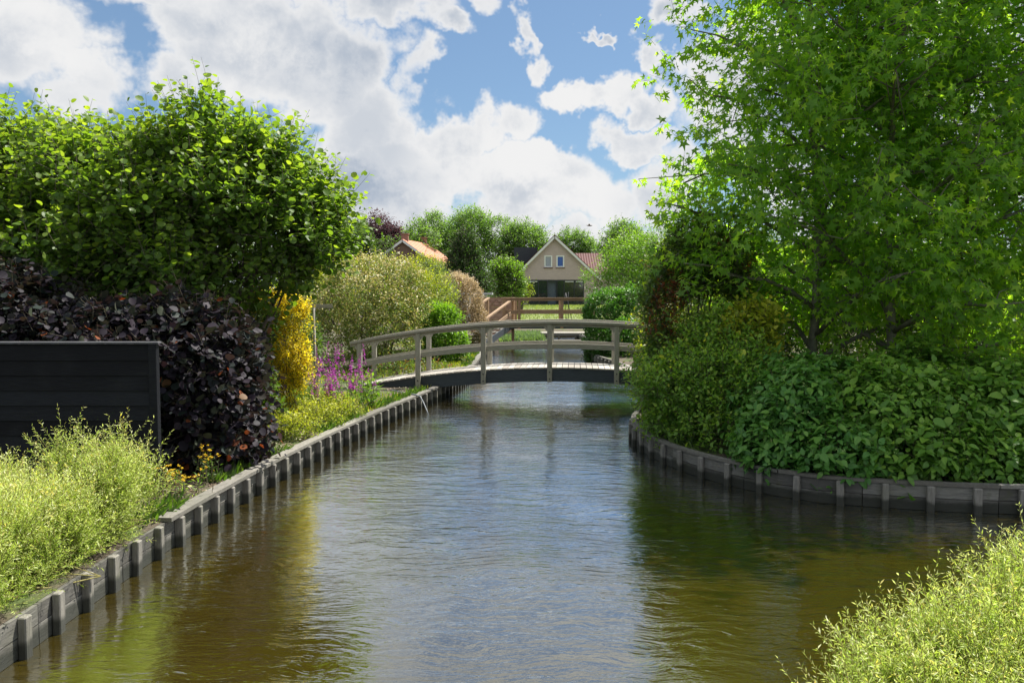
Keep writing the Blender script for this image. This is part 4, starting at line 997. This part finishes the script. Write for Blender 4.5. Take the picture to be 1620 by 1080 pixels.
# ------------------------------------------------------------------ RIGHT BANK
def gum_tree(label, base, H, z0, spread, seed, nl=34, lean=(0, 0), n_tw=62, pw=None):
    rng = np.random.default_rng(seed); o = empty('sweetgum_tree', base, label, 'tree', 'sweetgum trees on the right bank'); off = tuple(o.location); b0 = np.array(off)
    ex = MB(); hs = np.linspace(0, H, 12); ph = rng.random() * 6
    tp = [b0 + (lean[0] * h / H + .10 * math.sin(h * .8 + ph), lean[1] * h / H + .08 * math.cos(h * .9 + ph), h) for h in hs]
    rr = [max(.012, .075 * (1 - h / H) ** .8 + .01) for h in hs]; ex.tube(tp, rr, 10)
    tr_at = lambda h: np.array([np.interp(h, hs, [p[k] for p in tp]) for k in range(3)])
    CC, DD, LL = [], [], []
    for i in range(nl):
        h = z0 + (H - z0) * ((i + rng.random() * .6) / nl) ** .95; fr = (h - z0) / (H - z0)
        ln = spread * ((1 - fr ** 1.8) ** .8 if pw is None else (1 - fr) ** pw) * rng.uniform(.78, 1.12) + .3; az_ = i * 2.399 + rng.normal() * .3
        d = np.array([math.cos(az_), math.sin(az_), 0]); s = tr_at(h); rise = rng.uniform(.3, .9) + .3 * fr
        q = [s]; 
        for k in range(1, 6):
            tt = k / 5; q.append(s + d * ln * tt + np.array([0, 0, ln * (rise * tt - .35 * tt * tt)]) + rng.normal(size=3) * .05)
        q = np.array(q); r0 = .018 + .016 * ln / 2 * (1 - fr * .5); ex.tube(q, [r0 * (1.15 - .85 * k / 5) for k in range(6)], 6)
        n = int(n_tw * (.35 + ln / spread) * .8)
        tt = .22 + .83 * rng.random(n) ** .8; C = np.stack([np.interp(tt, np.linspace(0, 1, 6), q[:, k]) for k in range(3)], 1)
        C += rng.normal(size=(n, 3)) * np.array([.28, .28, .24]) * (0.6 + .6 * ln / spread)
        Dr = nrm(d * .55 + rng.normal(size=(n, 3)) * .6 + np.array([0, 0, .25])); CC.append(C); DD.append(Dr); LL.append(rng.uniform(.18, .42, n))
        for k in range(6):                     # side branchlets into the clumps
            j = rng.integers(n); m_ = q[2 + k % 3]; ex.tube([m_, (m_ + C[j]) / 2 + rng.normal(size=3) * .05, C[j]], [r0 * .4, r0 * .28, r0 * .15], 5)
    C = np.vstack(CC); Dr = np.vstack(DD); L = np.concatenate(LL)
    P, A, N, S, u = spray(rng, C, Dr, L, 7, .135, side=.8, fwd=.5, droop=.65, upn=.5, sv=.22, petiole=.5, rnd=.55, grow=.25, nout=.8)
    V_ = np.clip(.55 * rng.random(len(P)) + .4 * u ** 2, 0, 1)
    leaves('crown', P, A, N, S, V_, 'star', G_gum, o, off)
    twigs_mesh('trunk', C, C + Dr * L[:, None], np.full(len(C), .004), M_barkl, o, off, ex)
gum_tree('sweetgum tree nearest the bridge, leftmost of the star-leaved trees', (4.9, 13.5, 0), 9.8, 1.0, 2.55, 201, nl=46, pw=.45, n_tw=84)
gum_tree('middle sweetgum tree with a long bare limb, right behind the hydrangeas', (6.0, 13.0, 0), 10.5, 1.0, 2.3, 202, nl=46)
gum_tree('sweetgum tree with pale upright trunk near the right edge of the photo', (7.5, 13.9, 0), 10, 1.0, 2.3, 203, nl=44)
gum_tree('rightmost star-leaved tree at the edge of the photo', (9.3, 13.6, 0), 9.5, 1.6, 2.4, 204, nl=36)

# hydrangeas
HK = dict(L=.13, up=.45, outw=1.0, side=1.0, fwd=.25, droop=.15, upn=.7, rnd=.34, petiole=.12, shell=.3, rough=.20, stem_r=.02, nscale=2.6, sv=.35, nout=.6)
def hydrangea(label, base, lobes, mat, n, size, seed, z=-.08):
    o = plant('hydrangea_bush', label, 'shrub', base, lobes, mat, n, 6, size, 'ovate', seed=seed, group='hydrangeas along the right bank', zmin=z, vfun=vf(0, .35, .2, .6), **HK)
    rng = np.random.default_rng(seed + 500); C, On = crown(rng, lobes, 130, .03, 2.2, -.9, .1, z + .2, inner=0.0)
    C = C + On * .06; k = 7; P = np.repeat(C, k, 0) + rng.normal(size=(len(C) * k, 3)) * .012
    leaves('flower_bud', P, nrm(rng.normal(size=P.shape)), nrm(rng.normal(size=P.shape) * .4 + (0, 0, 1)), np.full(len(P), .022), rng.random(len(P)), 'ovate', G_bud, o, tuple(o.location))
hydrangea('bluish-green hydrangea at the left end of the hedge', (3.9, 11.0, 0), [(3.85, 11.2, .4, .75, .85, .80), (4.3, 11.7, .62, .8, .8, .7), (3.6, 11.1, .2, .6, .6, .55), (3.55, 10.55, .12, .55, .4, .42), (4.2, 10.15, .15, .6, .4, .45)], G_hydrb, 2600, .095, 211)
hydrangea('broad dark green hydrangea in the middle of the hedge with pale buds', (5.2, 11.0, 0), [(4.9, 10.9, .42, .85, .95, .82), (5.6, 10.8, .38, .85, .95, .82), (5.2, 11.7, .55, 1.0, .9, .72), (5.0, 10.0, .18, .7, .45, .45), (5.7, 9.95, .1, .6, .42, .40), (5.9, 11.9, .75, .8, .8, .7)], G_hydr, 3800, .098, 212)
hydrangea('lighter green large-leaved hydrangea at the right edge of the photo', (7.0, 10.8, 0), [(6.5, 10.7, .38, .9, .95, .85), (7.4, 10.6, .38, .9, .95, .85), (6.9, 11.5, .5, 1.1, .9, .75), (6.5, 9.95, .2, .7, .5, .45), (7.5, 9.95, .2, .8, .5, .45), (8.4, 10.6, .5, .9, .95, .9)], G_hydr, 4000, .104, 213)

# fine-leaved shrub hanging over the curved bank
plant('bank_shrub', 'dense fine-leaved green shrub overhanging the curved bank left of the hydrangeas', 'shrub', (3.1, 12.8, 0),
      [(2.85, 12.7, .5, .75, .9, .8), (3.3, 12.3, .55, .7, .9, .8), (2.95, 13.6, .65, .7, .9, .85), (3.3, 13.1, 1.05, .75, .9, .75), (3.0, 11.9, .2, .6, .6, .45), (2.6, 12.9, .2, .45, .7, .4)], G_vib, 3900, 8, .058, 'ovate', clump=(8, .4), L=.22, seed=221, zmin=-.1, vfun=vf(0, .4, .12, .55), up=.5, shell=.3, stem_r=.02, rough=.16)
plant('bank_shrub', 'loose sunlit yellow-green shrub reaching over the right end of the arched bridge', 'shrub', (3.3, 16.6, 0),
      [(3.2, 16.3, .7, .7, .8, .8), (3.1, 16.0, .2, .55, .6, .45), (3.4, 16.8, 1.1, .8, .8, .9), (3.9, 15.6, .9, .8, .8, 1.0)], leafmat('sunlit_shrub_leaf', [(0, (.08, .13, .02)), (.5, (.15, .2, .03)), (1, (.36, .33, .04))], trans=.45), 1700, 8, .065, 'ovate', L=.3, seed=222, zmin=-.1, vfun=vf(0, .5, .15, .5), up=.5, thr=-.5)
def phv(rng, P, u, hi):
    v = .75 * rng.random(len(P)) + .05; r_ = (Noise3(5)(P * 2.5) > .30) & (rng.random(len(P)) < .7); v[r_] = .88 + .12 * rng.random(r_.sum()); return v
plant('red_tipped_tree', 'slender small-leaved tree with brownish red leaf clusters rising beside the bridge', 'tree', (3.1, 14.1, 0),
      [(2.95, 14.1, 2.5, .60, .6, .7), (2.75, 14.0, 1.9, .55, .6, .7), (3.4, 14.0, 2.1, .65, .6, .8), (3.1, 14.0, 3.05, .45, .5, .45), (2.85, 13.9, 1.3, .5, .6, .6), (3.5, 13.8, 2.6, .45, .5, .55)], G_phot, 2300, 8, .06, 'ovate', L=.28, seed=223, vfun=phv, thr=-.6, up=.6, parts=('crown', 'trunk'), twig=M_bark, stem_r=.03)
plant('golden_shrub', 'small sunlit golden-leaved shrub between the sweetgum trunk and the red-tipped tree', 'shrub', (3.75, 12.9, 0),
      [(3.80, 12.75, 1.78, .30, .3, .24), (3.6, 12.8, 1.6, .3, .3, .3), (3.8, 12.9, 1.2, .4, .4, .4)], G_goldg, 520, 8, .075, 'ovate', L=.2, seed=224, vfun=vf(.3, .4, .2, .5), up=.6)
# ivy-clad hedge on the far right bank
plant('ivy_hedge', 'rounded glossy dark green hedge at the water behind the arched bridge', 'hedge', (3.8, 30.6, 0),
      [(3.55, 30.4, 1.35, .9, .9, 1.0), (3.35, 29.7, .2, .75, .8, .8), (4.2, 29.2, .4, 1.0, .8, .9), (4.6, 30.6, 1.4, 1.1, .9, 1.1), (3.6, 30.4, .6, .85, .9, .9), (5.2, 30.6, .6, 1.2, .9, 1.0)], G_ivy, 4600, 8, .075, 'ovate', L=.14, seed=231, zmin=-.38, shell=.2, rough=.06, vfun=vf(0, .3, .35, .5))
plant('small_maple', 'light green small tree leaning in front of the right side of the beige house', 'tree', (5.6, 36, 0),
      [(5.0, 36, 3.3, 1.2, 1.1, .9), (6.2, 36.4, 3.9, 1.4, 1.2, 1.2), (3.75, 35.8, 2.75, .75, .7, .35), (6.6, 36, 2.6, 1.5, 1, 1.2)], G_bright, 1500, 8, .10, 'leaf', L=.34, seed=232, thr=-.5, vfun=vf(0, .4, .2, .5), parts=('crown', 'trunk'), twig=M_bark, trunk=[(5.6, 36, 0, .09), (5.7, 36, 1.5, .08), (5.9, 36.1, 3.4, .05)])

# dense planting behind the right-hand trees
bk = [(5.2, 18.5, 1.2, 3.0, G_dark, 'dark evergreen bush directly behind the leftmost sweetgum'), (7.6, 18, 1.3, 3.2, G_mid, 'mid green bush behind the middle sweetgum'),
      (10.0, 18.5, 1.3, 3.0, G_dark, 'dark evergreen bush behind the pale trunk'), (12.6, 19, 1.5, 3.2, G_goldg, 'yellow-green bush in sun behind the right edge trees'), (8.8, 22.5, 1.6, 4.0, G_goldg, 'tall sunlit yellow-green bush far behind the middle sweetgum'),
      (6.3, 23, 1.6, 4.2, G_mid, 'tall green bush behind the red-tipped tree')]
for i, (x, y, r_, h, mt, lab) in enumerate(bk):
    plant('background_bush', lab, 'shrub', (x, y, 0), [(x, y, h * .30, r_ * 1.1, r_ * .8, h * .34), (x - .5, y, h * .62, r_ * .95, r_ * .8, h * .3), (x + .6, y + .2, h * .7, r_ * .8, r_ * .7, h * .28)], mt, 1500, 8, .10, 'leaf', L=.3, seed=240 + i, zmin=0, thr=-.7, vfun=vf(0, .4, .2, .6))

# ------------------------------------------------------------------ BACKGROUND TREES
def far_tree(name, label, px_, ytop, D, wpx, mat, seed, n=2100, leaf=.3, ground=1.0, group='trees beyond the gardens', thr=-.55, narrow=False, low=.25):
    c = at(px_, ytop, D); s = F / D; rw = wpx / s / 2; H = float(c[2]) - ground; x = float(c[0]); rng = np.random.default_rng(seed)
    lobes = []
    if narrow:
        for f, q in ((.25, 1.0), (.45, .95), (.62, .75), (.78, .52), (.90, .30)): lobes.append((x, D, ground + H * f, rw * q, rw * q, H * .17))
    else:
        for k in range(9):
            a = rng.random() * 6.28; q = rng.uniform(.3, .72); zc = ground + H * rng.uniform(low + .12, .80)
            lobes.append((x + math.cos(a) * rw * q, D + math.sin(a) * rw * .6 * q, zc, rw * rng.uniform(.32, .5), rw * .42, H * rng.uniform(.12, .2)))
        lobes.append((x, D, ground + H * .62, rw * .6, rw * .6, H * .36))
    return plant(name, label, 'tree', (x, D, ground), lobes, mat, n, 8, leaf, 'leaf', L=leaf * 3.2, seed=seed, thr=thr, nscale=.5 if not narrow else .9, vfun=vf(0, .35, .2, .6), group=group, parts=('crown', 'trunk'),
                 twig=M_bark, stem_r=.12, stems=10, tr=.02, trunk=[(x, D, ground - .2, .3), (x + .2, D, ground + H * .35, .22), (x, D, ground + H * .7, .1)], inner=.05, zmin=ground + H * .04)
far_tree('locust_tree', 'airy pale-green locust tree left of centre behind the orange roof', 690, 338, 112, 110, G_far, 301)
far_tree('locust_tree', 'tallest airy locust tree in the middle of the tree line', 745, 328, 116, 130, G_far, 302, n=2800)
far_tree('locust_tree', 'rounded locust tree directly left of the beige gable', 828, 348, 112, 100, G_far, 303, thr=-.75)
far_tree('locust_tree', 'low locust tree showing just right of the gable peak', 905, 360, 118, 90, G_far, 304)
far_tree('poplar_tree', 'grey-green tree at the right end of the far tree line', 985, 345, 105, 85, G_far, 305)
far_tree('locust_tree', 'locust tree between the copper beech and the orange chimney', 655, 352, 100, 75, G_far, 306, n=1000)
far_tree('copper_beech', 'dark purple beech crown rising left of the orange roof', 598, 336, 108, 85, G_farp, 307, n=2600, thr=-.9)
far_tree('round_green_tree', 'bright green tree below the purple beech', 552, 352, 62, 125, G_mid, 308, n=1500, leaf=.2)
far_tree('round_green_tree', 'green tree hiding the base of the orange-roofed house', 668, 406, 58, 110, G_goldg, 309, n=1300, leaf=.16, ground=.3)
far_tree('dark_conifer', 'pointed dark evergreen standing left of the beige house', 737, 372, 55, 78, G_dark, 310, n=3200, leaf=.15, narrow=True, thr=-.75, ground=.3)
far_tree('yellow_green_tree', 'small sunny yellow-green tree at the left corner of the beige house', 805, 410, 60, 78, G_bright, 311, n=1500, leaf=.14, ground=.6, thr=-.8)
far_tree('hedge_tree', 'low leafy tree under the yellow-green tree by the screen', 820, 448, 62, 44, G_goldg, 312, n=600, leaf=.13, ground=.7, thr=-.8)
far_tree('garden_tree', 'light green garden tree to the right of the beige house', 1000, 368, 68, 110, G_bright, 313, n=1500, leaf=.2)
def woods(name, label, items, seed):
    """far tree line that only shows as one mass between and above nearer plants"""
    rng = np.random.default_rng(seed); lobes = []
    for (px_, yt, D, w) in items:
        c = at(px_, yt, D); rw = w * D / F / 2; H = float(c[2]) - 1
        for k in range(7):
            a = rng.random() * 6.28; q = rng.uniform(.2, .7)
            lobes.append((c[0] + math.cos(a) * rw * q, D + math.sin(a) * rw * .5, 1 + H * rng.uniform(.3, .8), rw * rng.uniform(.35, .5), rw * .4, H * rng.uniform(.14, .22)))
    n = 700 * len(items); C, On = crown(rng, lobes, n, .5, .5, -.6, .14, 1.0)
    Dr = nrm(On * .7 + (0, 0, .5) + rng.normal(size=C.shape) * .45)
    P, A, N, S, u = spray(rng, C, Dr, np.full(len(C), 1.0), 8, .34)
    tag(leaves(name, P, A, N, S, rng.random(len(P)), 'leaf', G_mid, None, (0, 0, 0)), label, None, None, 'stuff')
woods('distant_woods', 'far green tree line behind the left hazels', [(480, 385, 90, 150), (380, 380, 95, 160), (250, 375, 100, 180), (110, 378, 98, 180), (-20, 376, 100, 190)], 320)
woods('distant_woods', 'far green tree line seen through the right-hand trees', [(1090, 378, 92, 130), (1190, 365, 80, 150), (1300, 380, 85, 160), (1420, 372, 88, 170), (1540, 378, 80, 170), (1680, 372, 86, 190)], 321)
# bird
o = empty('flying_bird', tuple(at(932, 357, 60)), 'small dark bird in flight above the beige house', 'bird'); 
b = MB(); b.tube([(-.2, 0, .02), (-.12, 0, .01), (0, 0, 0), (.12, 0, 0), (.2, 0, .01), (.24, 0, .0)], [.01, .03, .045, .04, .022, .004], 8)
b.add([(-.05, 0, .03), (.08, 0, .03), (.02, -.3, .1), (-.06, -.28, .1)], [(0, 1, 2, 3)]); b.add([(-.05, 0, .03), (.08, 0, .03), (.02, .3, .12), (-.06, .28, .12)], [(3, 2, 1, 0)])
b.add([(-.18, -.02, .02), (-.18, .02, .02), (-.32, .05, .01), (-.32, -.05, .01)], [(0, 1, 2, 3)])
b.build('body', plain('bird_feather', (.10, .07, .06), .8), o)
